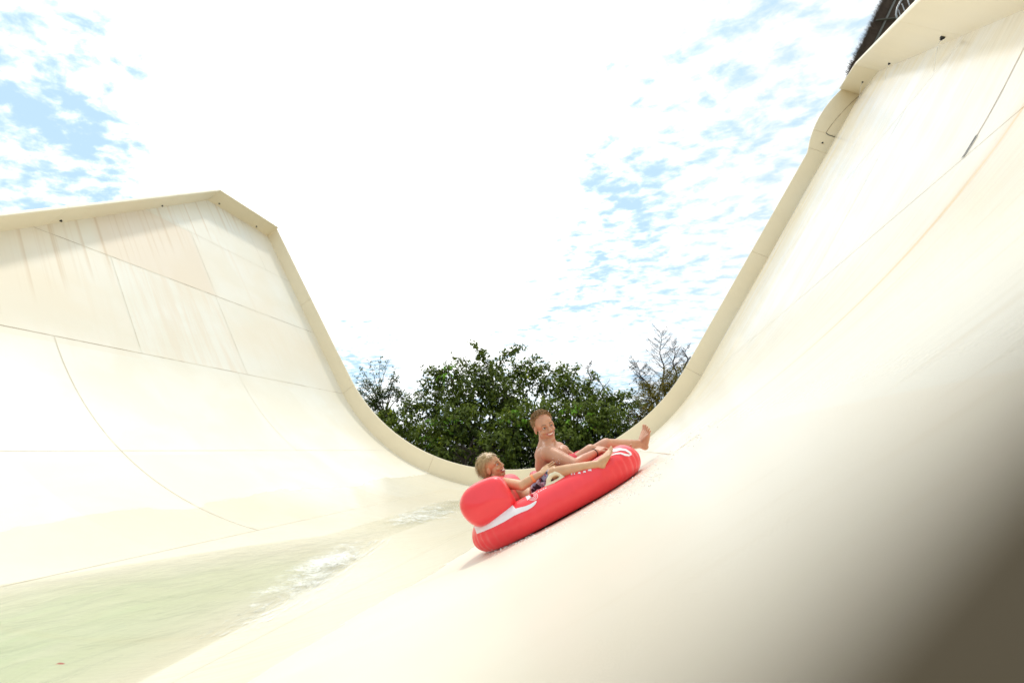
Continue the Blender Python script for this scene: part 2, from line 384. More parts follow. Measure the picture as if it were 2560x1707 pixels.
# right: the edge that drops towards the viewer, and the steeper end ledge
rp = [(SR, YF), (s_of_z(14.5, 1), 18.55), (SK, 17.1)]
z1 = 1.25
for k in range(1, 61):
    z = 13.84-(13.84-z1)*k/60; rp.append((s_of_z(z, 1), (z-.612)/.7735))
ro_ = outs_for(rp, -1)
run_rim(rp, [.86]*len(rp), ro_, [2, 9, 24, 40])
# low near edge the camera looks over: a thin board, its shade painted dark brown
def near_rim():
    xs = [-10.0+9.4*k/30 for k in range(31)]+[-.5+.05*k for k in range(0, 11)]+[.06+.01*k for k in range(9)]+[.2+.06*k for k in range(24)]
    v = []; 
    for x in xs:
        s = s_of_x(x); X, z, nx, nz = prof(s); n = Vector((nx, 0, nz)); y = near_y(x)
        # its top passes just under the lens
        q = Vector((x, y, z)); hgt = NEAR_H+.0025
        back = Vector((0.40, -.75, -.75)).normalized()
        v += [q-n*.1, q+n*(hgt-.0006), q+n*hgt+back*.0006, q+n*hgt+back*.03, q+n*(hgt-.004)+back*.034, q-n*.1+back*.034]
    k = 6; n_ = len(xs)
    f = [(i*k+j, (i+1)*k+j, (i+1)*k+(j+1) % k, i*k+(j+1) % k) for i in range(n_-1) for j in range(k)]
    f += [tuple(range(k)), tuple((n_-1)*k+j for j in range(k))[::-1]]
    o = from_py('near_rim', v, f, M_rimshade, slide, False); o['label'] = 'low near edge of the slide with its shade painted in, very close and blurred'
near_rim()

# supports under the slide so it does not float
mb = MB()
M_conc = simple('concrete', (.35, .34, .31), .9, .15, 3)
for y in (4, 12, 19):
    for x in (-16, -11, -5, 1, 7):
        s = s_of_x(x)
        if ylo(s) < y-.5:
            z = prof(s)[1]-.15-.2*abs(math.tan(min(TH, abs(s)/RAD))); mb = MB(); mb.tube([(x, y, -4.0), (x, y, z)], .16, 10); mb.build('support_post', M_steel, slide)

# spray nozzles found on the rim's inner face
def bvh_of(objs):
    v = []; f = []
    for o in objs:
        b = len(v); v += [o.matrix_world @ q.co for q in o.data.vertices] if False else [q.co.copy() for q in o.data.vertices]
        f += [tuple(i+b for i in p.vertices) for p in o.data.polygons]
    return BVHTree.FromPolygons(v, f)
bv_rim = bvh_of(RIMS)
M_jet, tj, bj = mat('jet_water')
bj.inputs['Base Color'].default_value = (.9, .92, .92, 1); bj.inputs['Roughness'].default_value = .15; bj.inputs['Alpha'].default_value = .38
for i, (px, py) in enumerate(((151, 551), (405, 514), (548, 509), (641, 566), (2056, 358), (2157, 205), (2224, 158), (2358, 92))):
    d = ray(px, py).normalized(); hit, nn, _, _ = bv_rim.ray_cast(Vector((0, 0, 0)), d)
    if hit is None: continue
    if nn.dot(d) > 0: nn = -nn
    mb = MB(); a = nn.orthogonal().normalized(); rr = .034
    mb.tube([hit-nn*.02, hit+nn*.03], rr, 14); mb.tube([hit+nn*.03, hit+nn*.05], rr*.6, 12)
    mb.build('spray_nozzle', M_black, slide)
    if px > 2100:
        # thin jet falling to the wall
        side = 1 if px > 1000 else -1
        pts = []; vel = nn*.9
        for k in range(40):
            tt = k*.02; q = hit+nn*.05+vel*tt+Vector((0, 0, -4.9*tt*tt)); pts.append(q)
            if q.z < prof(s_of_x(q.x))[1]+.01: break
        mj = MB(); mj.tube(pts, .007, 6)
        tag(mj.build('water_jet', M_jet), None, None, None, 'stuff')

# ------------------------------------------------------------------ ground
M_ground = simple('park_ground', (.16, .15, .09), .95, .3, .6)
gr = from_py('ground', [(-900, -900, -4), (900, -900, -4), (900, 1400, -4), (-900, 1400, -4)], [(0, 1, 2, 3)], M_ground, None, False)
tag(gr, kind='structure')

# ------------------------------------------------------------------ water lying in the trough
def water_material():
    m, t, b = mat('shallow_water'); t.n.remove(b)
    uvn = t.node('ShaderNodeUVMap').outputs[0]; u, v, _ = t.sep(uvn)
    st = t.noise(t.comb(t.math('MULTIPLY', u, 2.2), t.math('MULTIPLY', v, .9)), 1.0, 5, .6, .6)
    tint = t.mix(t.ramp(st, .35, .65), (0.80, 0.90, 0.76, 1), (0.90, 0.95, 0.86, 1))
    near = t.ramp(v, 2.0, 7.5)
    at = t.node('ShaderNodeAttribute', attribute_name='depth'); dp = t.math('ADD', at.outputs['Fac'], t.math('MULTIPLY', t.math('SUBTRACT', st, .5), .16)); tint = t.mix(t.ramp(dp, .0, .20, 1.0, 0.0), tint, (0.985, 0.985, 0.96, 1))
    tr = t.node('ShaderNodeBsdfTransparent'); t.put(tr.inputs[0], tint)
    gl = t.node('ShaderNodeBsdfGlossy'); gl.inputs['Roughness'].default_value = .12
    fr = t.node('ShaderNodeFresnel'); fr.inputs[0].default_value = 1.33
    bn = t.node('ShaderNodeBump'); bn.inputs['Strength'].default_value = .5; bn.inputs['Distance'].default_value = .05
    t.put(bn.inputs['Height'], t.noise(t.comb(t.math('MULTIPLY', u, 5.), t.math('MULTIPLY', v, 2.6)), 1.0, 6, .62, .8))
    for q in (gl, fr): t.l.new(bn.outputs[0], q.inputs['Normal'])
    mx = t.node('ShaderNodeMixShader'); t.put(mx.inputs[0], t.math('MULTIPLY', fr.outputs[0], t.ramp(at.outputs['Fac'], .0, .05, .25, .8))); t.l.new(tr.outputs[0], mx.inputs[1]); t.l.new(gl.outputs[0], mx.inputs[2])
    t.l.new(mx.outputs[0], t.n['Material Output'].inputs[0]); return m
def depth_at(y): return max(.02, .27-.034*max(0, y-1))
dep = []; vs = []; uvw = []; ny = 160; nx_ = 60
for j in range(ny+1):
    y = -.2+15.0*(j/ny)**1.4
    D = depth_at(y); hw = RAD*math.acos(1-D/RAD)-.004
    for i in range(nx_+1):
        s = -hw+2*hw*i/nx_; x, z, nx, nz = prof(s)
        e = 1-abs(2*i/nx_-1)**3
        zz_ = ZB+D+e*(.035*noise.noise(Vector((x*1.1, y*.8, 0)))+.018*noise.noise(Vector((x*3, y*2.4, 5))))
        vs.append((x, y, max(zz_, z+.003))); uvw.append((x, y)); dep.append(max(0, zz_-z))
fs = [(j*(nx_+1)+i, j*(nx_+1)+i+1, (j+1)*(nx_+1)+i+1, (j+1)*(nx_+1)+i) for j in range(ny) for i in range(nx_)]
wt = from_py('water', vs, fs, water_material(), None, True, None, uvw); tag(wt, kind='structure')
_a = wt.data.attributes.new('depth', 'FLOAT', 'POINT'); _a.data.foreach_set('value', dep)

def foam_material():
    m, t, b = mat('foam')
    tcn = t.node('ShaderNodeTexCoord').outputs['Object']; uvn = t.node('ShaderNodeUVMap').outputs[0]; eu, ev, _ = t.sep(uvn)
    n1 = t.noise(tcn, 9, 6, .7, .8); n2 = t.noise(tcn, 2.2, 4, .6, .5)
    a = t.math('ADD', t.math('MULTIPLY', n1, .7), t.math('MULTIPLY', n2, .6)); a = t.math('ADD', a, t.math('MULTIPLY', eu, .35))
    b.inputs['Base Color'].default_value = (.86, .88, .84, 1); b.inputs['Roughness'].default_value = .4
    t.put(b.inputs['Alpha'], t.ramp(a, .62, .98, 0, .75)); return m
M_foam = foam_material()
def foam_patch(name, cells, n=46):
    """cells: four corner (x, y) on the water; edge fades by noise"""
    A, B, C_, D_ = [Vector(c) for c in cells]; v = []; u = []
    for j in range(n+1):
        for i in range(n+1):
            a, b = i/n, j/n; q = (A*(1-a)+B*a)*(1-b)+(D_*(1-a)+C_*a)*b
            w = (1-abs(2*a-1)**2)*(1-abs(2*b-1)**2)
            s = s_of_x(q.x); zf = prof(s)[1]; zw = max(zf, ZB+depth_at(q.y))
            v.append((q.x, q.y, zw+.015+w*(.02+.04*noise.noise(Vector((q.x*4, q.y*4, 2)))+.018*noise.noise(Vector((q.x*13, q.y*13, 4)))))); u.append((w-.5, 0))
    f = [(j*(n+1)+i, j*(n+1)+i+1, (j+1)*(n+1)+i+1, (j+1)*(n+1)+i) for j in range(n) for i in range(n)]
    o = from_py(name, v, f, M_foam, None, True, None, u); tag(o, kind='stuff'); return o
def on_slide(px, py, lift=0.0):
    """where the sight line meets the slide"""
    d = ray(px, py).normalized(); a = .3
    while a < 60:
        q = d*a; s = s_of_x(q.x); z = prof(s)[1]
        if q.z < z+lift: return q
        a += .01 if a < 8 else .03
    return d*60
c_ = [on_slide(*p) for p in ((545, 1640), (985, 1370), (900, 1325), (520, 1530))]
foam_patch('foam', [(q.x, q.y) for q in c_])
c_ = [on_slide(*p) for p in ((900, 1330), (1190, 1300), (1150, 1240), (930, 1300))]
foam_patch('foam', [(q.x, q.y) for q in c_], 34)

def trail(name, pts, w, thr):
    """thin white sheet lying on the slide, for broken water and for painted wet sheen"""
    m, t, b = mat(name+'_mat'); uvn = t.node('ShaderNodeUVMap').outputs[0]; a, c, _ = t.sep(uvn)
    n1 = t.noise(t.comb(t.math('MULTIPLY', a, 2.2), t.math('MULTIPLY', c, 16)), 1, 6, .68, .5)
    e = t.math('ABSOLUTE', t.math('DIVIDE', c, w)); f = t.math('SUBTRACT', n1, t.math('MULTIPLY', t.math('POWER', e, 2.0), .22))
    b.inputs['Base Color'].default_value = (.88, .89, .87, 1); b.inputs['Roughness'].default_value = .25
    t.put(b.inputs['Alpha'], t.ramp(f, thr-.04, thr+.14, 0, .75))
    P_ = [on_slide(*p) for p in pts]; v = []; u = []; L = 0; N = 60; M = 10
    for i in range(N+1):
        k = i/N*(len(P_)-1); j = min(int(k), len(P_)-2); q = P_[j].lerp(P_[j+1], k-j); d = (P_[j+1]-P_[j]).normalized()
        n0 = Vector((prof(s_of_x(q.x))[2], 0, prof(s_of_x(q.x))[3])); sd = d.cross(n0).normalized()
        for g in range(M+1):
            o = -w+2*w*g/M; p = q+sd*o; ss_ = s_of_x(p.x); p = S(ss_, p.y, .006+.010*abs(noise.noise(p*9))); v.append(p); u.append((L, o))
        L += (P_[-1]-P_[0]).length/N
    f = [(i*(M+1)+g, i*(M+1)+g+1, (i+1)*(M+1)+g+1, (i+1)*(M+1)+g) for i in range(N) for g in range(M)]
    tag(from_py(name, v, f, m, None, True, None, u), kind='stuff')
trail('wet_sheen_streaks', [(1560, 1225), (1640, 1165), (1740, 1090), (1850, 1010)], .22, .52)  # wet sheen and reflections right of the raft, painted as white streaks
trail('splash', [(1000, 1290), (1080, 1262), (1150, 1250), (1210, 1262)], .5, .53)
trail('splash', [(560, 1590), (700, 1520), (850, 1420), (950, 1350)], .55, .50)

# a red leaf afloat near the camera
q = on_slide(150, 1660, .12); mb = MB()
ang = R_(40); ax = Vector((math.cos(ang), math.sin(ang), 0)); ay = Vector((-math.sin(ang), math.cos(ang), 0))
L = .055; rowsv = []
for k in range(9):
    a = k/8; w = math.sin(a*math.pi)**.8*.016*(1-.2*a)+.0004
    c = q+ax*(a-.5)*L+Vector((0, 0, .004+.004*math.sin(a*5)))
    rowsv += [c-ay*w, c+Vector((0, 0, -.002)), c+ay*w]
mb.add(rowsv, [(3*k+i, 3*k+i+1, 3*k+i+4, 3*k+i+3) for k in range(8) for i in range(2)])
lf = mb.build('leaf', simple('red_leaf', (.50, .02, .03), .5))
tag(lf, 'tiny red leaf or petal floating on the greenish water at lower left', 'leaf')

exec_parts = True

# ------------------------------------------------------------------ trees and shrubs behind the slide
rt = random.Random(11)
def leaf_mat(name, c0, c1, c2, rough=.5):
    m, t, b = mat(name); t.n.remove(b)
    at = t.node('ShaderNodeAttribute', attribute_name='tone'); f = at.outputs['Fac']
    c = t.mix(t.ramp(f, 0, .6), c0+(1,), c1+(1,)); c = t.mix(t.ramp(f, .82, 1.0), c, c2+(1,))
    df = t.node('ShaderNodeBsdfPrincipled'); t.put(df.inputs['Base Color'], c); df.inputs['Roughness'].default_value = .65; df.inputs['Specular IOR Level'].default_value = .25
    tl = t.node('ShaderNodeBsdfTranslucent'); t.put(tl.inputs[0], t.mix(1.0, c, (1.0, 1.15, .35, 1), 'MULTIPLY'))
    mx = t.node('ShaderNodeMixShader'); mx.inputs[0].default_value = .22
    t.l.new(df.outputs[0], mx.inputs[1]); t.l.new(tl.outputs[0], mx.inputs[2]); t.l.new(mx.outputs[0], t.n['Material Output'].inputs[0]); return m
ML_main = leaf_mat('broad_leaves', (.032, .055, .009), (.14, .185, .020), (.38, .44, .035))
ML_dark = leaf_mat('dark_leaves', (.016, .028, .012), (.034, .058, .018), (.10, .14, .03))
ML_yel = leaf_mat('yellowing_leaves', (.07, .08, .012), (.20, .16, .02), (.40, .26, .02))
ML_lime = leaf_mat('bright_leaves', (.08, .17, .015), (.18, .38, .03), (.50, .38, .03))
M_bark = simple('bark', (.075, .055, .04), .9, .35, 6, .4)
M_deadwood = simple('dead_wood', (.07, .052, .042), .9, .3, 6)
class Leaves:
    def __init__(s): s.v = []; s.f = []; s.t = []
    def leaf(s, p, d, up, L, w, tone):
        side = d.cross(up)
        if side.length < 1e-3: side = d.orthogonal()
        side.normalize(); up2 = side.cross(d).normalized()
        b = len(s.v); q = p+d*L*.5
        s.v += [p, q+side*w*.5-up2*w*.12+d*(-.08*L), p+d*L-up2*L*.16, q-side*w*.5-up2*w*.12+d*(-.08*L), q+up2*w*.10]
        s.f += [(b, b+1, b+4), (b+1, b+2, b+4), (b+2, b+3, b+4), (b+3, b, b+4)]; s.t += [tone]*5
    def sprig(s, p, d, n, L, w, tone, spread=.30):
        """a twig end with hanging leaves"""
        d = d.normalized()
        for i in range(n):
            a = i/n; q = p+d*(a*spread)+Vector((rt.gauss(0, .02),)*3)
            ang = rt.uniform(0, 6.28); o = d.orthogonal().normalized(); o = o*math.cos(ang)+d.cross(o)*math.sin(ang)
            ld = (d*.35+o*.8+Vector((0, 0, -rt.uniform(.1, .9)))).normalized()
            k = rt.uniform(.7, 1.2)
            s.leaf(q, ld, Vector((rt.gauss(0, .35), rt.gauss(0, .35), 1)).normalized(), L*k, w*k, min(1, max(0, tone+rt.gauss(0, .14))))
    def build(s, name, m, parent):
        o = from_py(name, s.v, s.f, m, parent, False)
        a = o.data.attributes.new('tone', 'FLOAT', 'POINT'); a.data.foreach_set('value', s.t); return o
def bez(a, b, c, n=6): return [a*(1-t_)**2+b*2*t_*(1-t_)+c*t_*t_ for t_ in [k/n for k in range(n+1)]]
GZ = -4.0
def lobed_tree(name, label, cat, base, lobes, lm, leafL, dens=1.0, group=None, tone0=.32, droop=.2, sprigs=(), trunk_r=.16, twig=.03, litter=None):
    """lobes: (x, y, z, rx, rz); foliage fills each lobe mostly near its shell, branches run to every lobe"""
    root = empty(name, base); tag(root, label, cat, group)
    br = MB(); lv = Leaves(); base = Vector(base)
    zs = min(l[2]-l[4] for l in lobes); zt = max(l[2] for l in lobes)
    fork = Vector((base.x, base.y, max(base.z+1.2, min(zs+.6, zt-1))))
    br.tube(bez(base, (base+fork)/2+Vector((.15, 0, 0)), fork, 5), [trunk_r*(1-.08*k) for k in range(6)], 9)
    for (x, y, z, rx, rz) in lobes:
        c = Vector((x, y, z)); mid = (fork+c)/2+Vector((0, 0, .15*(c-fork).length))
        br.tube(bez(fork, mid, c, 7), [max(.012, trunk_r*.45*(1-k/8.5)) for k in range(8)], 6)
        n = int(dens*125*rx*rx*1.0*(rz/rx)**.5)
        for _ in range(n):
            u = Vector((rt.gauss(0, 1), rt.gauss(0, 1), rt.gauss(0, 1))).normalized()
            rr = rt.random()**.38
            nz_ = .75+.55*noise.noise(Vector((u.x*2+x, u.y*2, u.z*2+z)))
            p = c+Vector((u.x*rx, u.y*rx, u.z*rz))*rr*nz_
            if rt.random() < .25: br.tube([c+(p-c)*.35, p], [twig*.6, twig*.25], 4, False)
            d = (u+Vector((0, 0, .15-droop*rt.random()*2))).normalized()
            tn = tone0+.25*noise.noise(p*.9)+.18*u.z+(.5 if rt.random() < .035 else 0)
            lv.sprig(p, d, rt.randint(6, 10), leafL, leafL*.55, tn, leafL*2.6)
    for a_, b_, k in sprigs:          # long shoots that break the outline
        a_ = Vector(a_); b_ = Vector(b_)
        pts = bez(a_, (a_+b_)/2+Vector((rt.uniform(-.2, .2), 0, .25)), b_, 8); br.tube(pts, [twig*1.2*(1-.1*i) for i in range(9)], 5)
        for i in range(1, 9):
            for _ in range(k):
                o = Vector((rt.gauss(0, 1), rt.gauss(0, 1), rt.gauss(.3, .8))).normalized()
                lv.sprig(pts[i]+o*.05, o, rt.randint(4, 7), leafL, leafL*.55, tone0+.1+rt.gauss(0, .1), leafL*2)
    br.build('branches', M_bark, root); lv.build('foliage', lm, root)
    return root
def LB(px, py, Y, rp, rq=None):
    """lobe from its place in the view: centre, radius"""
    c = P(px, py, Y); k = Y/FPX*.97; return (c.x, c.y, c.z, rp*k, (rq or rp)*k)
def base_at(px, Y): c = P(px, 1150, Y); return (c.x, Y, GZ)
def shoot(x0, y0, x1, y1, Y, k=2): return (P(x0, y0, Y), P(x1, y1, Y), k)
Y = 27
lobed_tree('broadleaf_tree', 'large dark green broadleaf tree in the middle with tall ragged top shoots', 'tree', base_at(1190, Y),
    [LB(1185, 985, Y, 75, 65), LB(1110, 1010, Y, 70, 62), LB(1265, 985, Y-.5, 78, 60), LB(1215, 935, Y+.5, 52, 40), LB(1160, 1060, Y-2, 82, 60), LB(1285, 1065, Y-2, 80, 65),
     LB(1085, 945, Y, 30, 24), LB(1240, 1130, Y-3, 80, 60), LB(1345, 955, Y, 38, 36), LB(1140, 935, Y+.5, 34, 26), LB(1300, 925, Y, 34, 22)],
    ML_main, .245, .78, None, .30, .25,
    [shoot(1225, 925, 1185, 862, Y, 3), shoot(1245, 920, 1268, 880, Y, 3), shoot(1265, 890, 1302, 868, Y, 3), shoot(1190, 930, 1140, 893, Y, 3), shoot(1100, 950, 1062, 925, Y, 3),
     shoot(1090, 940, 1125, 920, Y, 3), shoot(1290, 925, 1345, 898, Y, 3), shoot(1330, 950, 1370, 908, Y, 2), shoot(1190, 900, 1205, 885, Y, 2), shoot(1110, 970, 1040, 946, Y, 1)], .22)
lobed_tree('broadleaf_tree', 'dense dark green broadleaf tree behind and right of the man', 'tree', base_at(1440, Y),
    [LB(1430, 985, Y, 62, 55), LB(1400, 950, Y, 36, 28), LB(1375, 1035, Y-2, 65, 55), LB(1460, 1050, Y-2, 70, 58), LB(1500, 1010, Y, 50, 42), LB(1400, 1110, Y-3, 75, 55), LB(1550, 1010, Y, 36, 26), LB(1525, 1060, Y-1.5, 50, 40)],
    ML_main, .235, .78, None, .33, .25,
    [shoot(1410, 945, 1402, 912, Y, 3), shoot(1430, 950, 1445, 918, Y, 2), shoot(1470, 985, 1484, 935, Y, 2), shoot(1540, 1000, 1580, 985, Y, 2)], .20)
Y = 25
lobed_tree('broadleaf_shrub', 'lower left shrub of drooping leaves just above the slide rim', 'shrub', base_at(1010, Y),
    [LB(1010, 1050, Y, 48, 32), LB(1060, 1090, Y-.5, 60, 42), LB(965, 1035, Y, 30, 20), LB(1035, 1010, Y+1, 40, 22), LB(1120, 1125, Y-1, 60, 40), LB(975, 1085, Y-.8, 40, 34)],
    ML_main, .215, .8, None, .34, .4, [shoot(1010, 1035, 1045, 1002, Y, 2), shoot(960, 1040, 935, 1058, Y, 2)], .12)
Y = 24
def lime_spray(label, pts):
    root = empty('leafy_bough', P(pts[0][0], pts[0][1], Y)); tag(root, label, 'branch', 'bright green boughs in front of the trees')
    br = MB(); lv = Leaves(); 
    for (x, y, n) in pts:
        c = P(x, y, Y); st = c+Vector((rt.uniform(-.5, .5), 1.4, -.5)); br.tube(bez(st, (st+c)/2+Vector((0, 0, .4)), c, 5), [.03, .025, .02, .016, .012, .008], 5)
        for _ in range(n):
            o = Vector((rt.gauss(0, 1), rt.gauss(0, .6), rt.gauss(0, .7))); lv.sprig(c+o*.22, o.normalized()+Vector((0, 0, -.3)), rt.randint(4, 7), .19, .12, .45+rt.gauss(0, .15), .3)
    br.build('twigs', M_bark, root); lv.build('foliage', ML_lime, root)
lime_spray('bright green bough with drooping lobed leaves left of the man', [(1090, 1110, 5), (1075, 1100, 4), (1130, 1050, 5), (1115, 1060, 4), (1085, 1060, 3)])
lime_spray('bright green bough beside the hair of the man', [(1275, 1050, 4), (1305, 1045, 5), (1285, 1085, 3), (1300, 1030, 3)])
lime_spray('bright yellow-green bough between the head and the knees of the man', [(1430, 1040, 4), (1455, 1030, 4), (1465, 1055, 4), (1405, 1045, 3), (1485, 1065, 3)])
lime_spray('bright green clump high on the left side of the middle tree', [(1115, 925, 5), (1105, 932, 3)])
Y = 29
lobed_tree('yellowing_tree', 'yellow-brown leafed tree crowding the right arm of the slide', 'tree', base_at(1650, Y),
    [LB(1630, 1000, Y, 48, 40), LB(1680, 960, Y, 40, 40), LB(1600, 1040, Y-1, 45, 34), LB(1655, 1040, Y-1, 50, 40), LB(1575, 1075, Y-1.5, 40, 34), LB(1620, 965, Y+.5, 22, 14), LB(1720, 930, Y, 30, 25)],
    ML_yel, .12, 1.9, None, .42, .1, [shoot(1650, 970, 1680, 925, Y, 3)], .16)
Y = 26
lobed_tree('sparse_tree', 'slim sparse tree at the left with open twiggy crown', 'tree', base_at(955, Y),
    [LB(950, 985, Y, 24, 26), LB(920, 960, Y, 15, 10), LB(985, 975, Y, 18, 12), LB(1000, 990, Y, 18, 9), LB(930, 1010, Y, 30, 22), LB(965, 1040, Y, 32, 26), LB(985, 945, Y, 10, 12), LB(905, 985, Y, 14, 10)],
    ML_main, .12, 3.2, None, .20, .1,
    [shoot(948, 980, 951, 895, Y, 3), shoot(945, 980, 925, 902, Y, 2), shoot(940, 985, 898, 916, Y, 2), shoot(950, 970, 975, 900, Y, 2), shoot(965, 980, 992, 915, Y, 2), shoot(960, 1000, 1020, 980, Y, 2), shoot(935, 1000, 890, 945, Y, 2),
     shoot(955, 1010, 1028, 1005, Y, 1), shoot(940, 1010, 900, 975, Y, 2), shoot(968, 990, 996, 940, Y, 2)], .13, .022)
def bare(label, x0, y0, x1, y1, Y, n, spread, seed, leafy=0):
    r = random.Random(seed); a = P(x0, y0, Y); b = P(x1, y1, Y); a = Vector((a.x, a.y, a.z))
    root = empty('bare_tree', (a.x, a.y, GZ)); tag(root, label, 'tree', 'bare dead trees')
    mb = MB(); low = Vector((a.x+.2, a.y, GZ)); trunk = [low]+[a+(b-a)*k/10+Vector((.10*math.sin(k*1.3+seed), 0, 0)) for k in range(11)]
    H = (b-a).length
    mb.tube(trunk, [.12]+[.075*(1-.088*k) for k in range(11)], 7)
    lv = Leaves()
    for i in range(n):
        f = .05+.93*i/n; k = f*10; i0 = min(int(k), 9); p = trunk[1+i0]+(trunk[2+i0]-trunk[1+i0])*(k-i0)
        sd = r.choice((-1, 1)); L = spread*(1.08-f*.75)*r.uniform(.5, 1.1)
        d = Vector((sd*r.uniform(.6, 1), r.uniform(-.6, .6), r.uniform(.15, .9))).normalized()
        q = p+d*L*.5+Vector((0, 0, -.03*L)); e = p+d*L+Vector((0, 0, .18*L)); pts = bez(p, q, e, 6)
        mb.tube(pts, [.022*(1-.12*j) for j in range(7)], 4)
        for j in range(1, 7):
            for g in (-1, 1):
                if r.random() < .75:
                    tt = (d+Vector((r.uniform(-.4, .4), r.uniform(-.5, .5), g*r.uniform(.4, 1.0)))).normalized()*L*r.uniform(.18, .42)
                    mb.tube([pts[j], pts[j]+tt*.6, pts[j]+tt+Vector((0, 0, .03))], [.010, .008, .004], 3)
                    if r.random() < .5: mb.tube([pts[j]+tt*.5, pts[j]+tt*.7+Vector((r.uniform(-.15, .15), 0, r.uniform(.0, .2)))], [.007, .004], 3)
                    if r.random() < leafy: lv.sprig(pts[j]+tt, tt.normalized(), 5, .10, .06, .3, .15)
    mb.build('trunk', M_deadwood, root)
    if leafy: lv.build('foliage', ML_dark, root)
Y = 31
bare('tallest bare tree with fine dead twigs beside the right arm of the slide', 1662, 980, 1648, 823, Y, 34, 1.7, 3)
bare('thin bare tree close to the right arm of the slide', 1690, 960, 1682, 850, Y+.5, 22, .95, 5)
bare('thinnest bare tree half hidden by the right arm of the slide', 1716, 930, 1716, 862, Y, 16, .7, 8)
bare('leaning half-dead tree with brown tufts left of the tallest bare tree', 1640, 1000, 1585, 905, Y-1, 30, 1.3, 9, .35)
bare('small bare tree between the leafy trees', 1506, 1010, 1503, 945, Y, 16, .95, 12)
bare('slender bare tree rising from the green tree right of the man', 1478, 990, 1470, 903, Y, 20, .7, 14, .1)
bare('dead grey tree behind the left shrub', 1085, 1030, 1120, 945, Y-2, 22, 1.6, 21)
bare('low dead bush of grey twigs behind the head of the child', 1160, 1180, 1180, 1105, 23.5, 26, 1.2, 25)
# the dark-leaved mass of shrubs under the trees
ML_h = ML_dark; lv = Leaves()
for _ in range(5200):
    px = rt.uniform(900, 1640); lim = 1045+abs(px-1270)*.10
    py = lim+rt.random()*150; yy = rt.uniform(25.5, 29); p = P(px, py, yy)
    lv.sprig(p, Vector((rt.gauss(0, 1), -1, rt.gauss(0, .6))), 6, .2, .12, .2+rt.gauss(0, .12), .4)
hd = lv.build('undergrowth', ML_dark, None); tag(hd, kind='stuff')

# ------------------------------------------------------------------ thatched shelter and railing on the start platform (top right)
M_reed = simple('brown_reed_thatch', (.075, .046, .026), .95, .5, 30, .6)
M_pole = simple('canopy_pole', (.10, .095, .07), .6, .2, 10)
shel = empty('thatched_shelter', P(2300, 60, 21)); tag(shel, 'dark brown thatched shade roof at the top right above the slide', 'shelter')
A_, B_, C_, D_ = P(2120, 190, 20.9), P(2232, -40, 22.5), P(2520, -80, 25.0), P(2420, 160, 24)
nrm = (B_-A_).cross(D_-A_).normalized()
if nrm.dot(CF) < 0: nrm = -nrm
mb = MB(); mb.add([A_, B_, C_, D_, A_+nrm*.15, B_+nrm*.15, C_+nrm*.15, D_+nrm*.15], [(0, 1, 2, 3), (4, 7, 6, 5), (0, 4, 5, 1), (1, 5, 6, 2), (2, 6, 7, 3), (3, 7, 4, 0)])
eu = (B_-A_).normalized(); ev = ((D_-A_)-eu*(D_-A_).dot(eu)).normalized()
for i in range(4200):
    a = rt.random(); b = (rt.random()**1.5) if i > 900 else rt.uniform(-.004, .01)
    p = (A_*(1-a)+B_*a)*(1-b)+(D_*(1-a)+C_*a)*b
    dd = (-ev*.9-eu*rt.uniform(-.1, .45)+nrm*rt.uniform(-.25, .1)).normalized()
    L = rt.uniform(.12, .34) if i > 900 else rt.uniform(.18, .42); w = eu*rt.uniform(.008, .02); p = p-nrm*rt.uniform(.01, .08)
    mb.add([p-w, p+w, p+dd*L], [(0, 1, 2)])
mb.build('thatch', M_reed, shel, False)
mb = MB()
mb.tube([A_+ev*.42-nrm*.12, B_+ev*.42-nrm*.12], .05, 8); mb.build('pole', M_pole, shel)
mb = MB(); mb.tube([A_*.45+B_*.55-nrm*.14, D_*.45+C_*.55-nrm*.14], .045, 8); mb.build('pole', M_pole, shel)
rl = empty('railing', P(2270, 30, 20.4)); tag(rl, 'curved grey steel railing in front of the thatched roof at the top edge', 'railing')
arc = [(2244, 53), (2240, 36), (2243, 20), (2251, 5), (2262, -10), (2276, -24), (2300, -40)]
mb = MB(); mb.tube([P(x, y, 20.6) for x, y in arc], .035, 8); mb.build('top_rail', M_steel, rl)
mb = MB(); mb.tube([P(x, y, 20.6) for x, y in ((2244, 53), (2262, 50), (2290, 34), (2330, 5), (2350, -10))], .025, 8); mb.build('bottom_rail', M_steel, rl)
for (x0, y0, x1, y1) in ((2246, 25, 2254, 50), (2255, 10, 2268, 45), (2267, -6, 2282, 38), (2282, -14, 2297, 27), (2297, -26, 2312, 16)):
    mb = MB(); mb.tube([P(x0, y0, 20.6), P(x1, y1, 20.6)], .02, 6); mb.build('baluster', M_steel, rl)


# ------------------------------------------------------------------ raft
M_red = simple('red_vinyl', (.90, .046, .056), .34, .07, 7, .10)
M_red.node_tree.nodes['Principled BSDF'].inputs['Coat Weight'].default_value = .15
M_crim = simple('crimson_vinyl', (.55, .012, .03), .4, .05, 5)
M_white = simple('white_print', (.86, .80, .80), .45, .03, 8)
M_cream = simple('cream_plastic', (.80, .72, .50), .4, .04, 8)
RX, RY = -.49, 3.955
rs = s_of_x(RX); _x, _z, nx0, nz0 = prof(rs)
rc = Vector((_x, RY, _z)); rn = Vector((nx0, 0, nz0)); hd_ = R_(3)
tX = Vector((nz0, 0, -nx0)); tY = Vector((0, 1, 0))
e1 = tX*math.cos(hd_)+tY*math.sin(hd_); e2 = rn.cross(e1)
def RF(u, v, w): return rc+e1*u+e2*v+rn*w
raft = empty('raft', rc)
tag(raft, 'red inflatable two-seat raft with white stripes riding up the slide, carrying the man and child', 'inflatable raft')
TR = .130; LX, WY = .632, .355
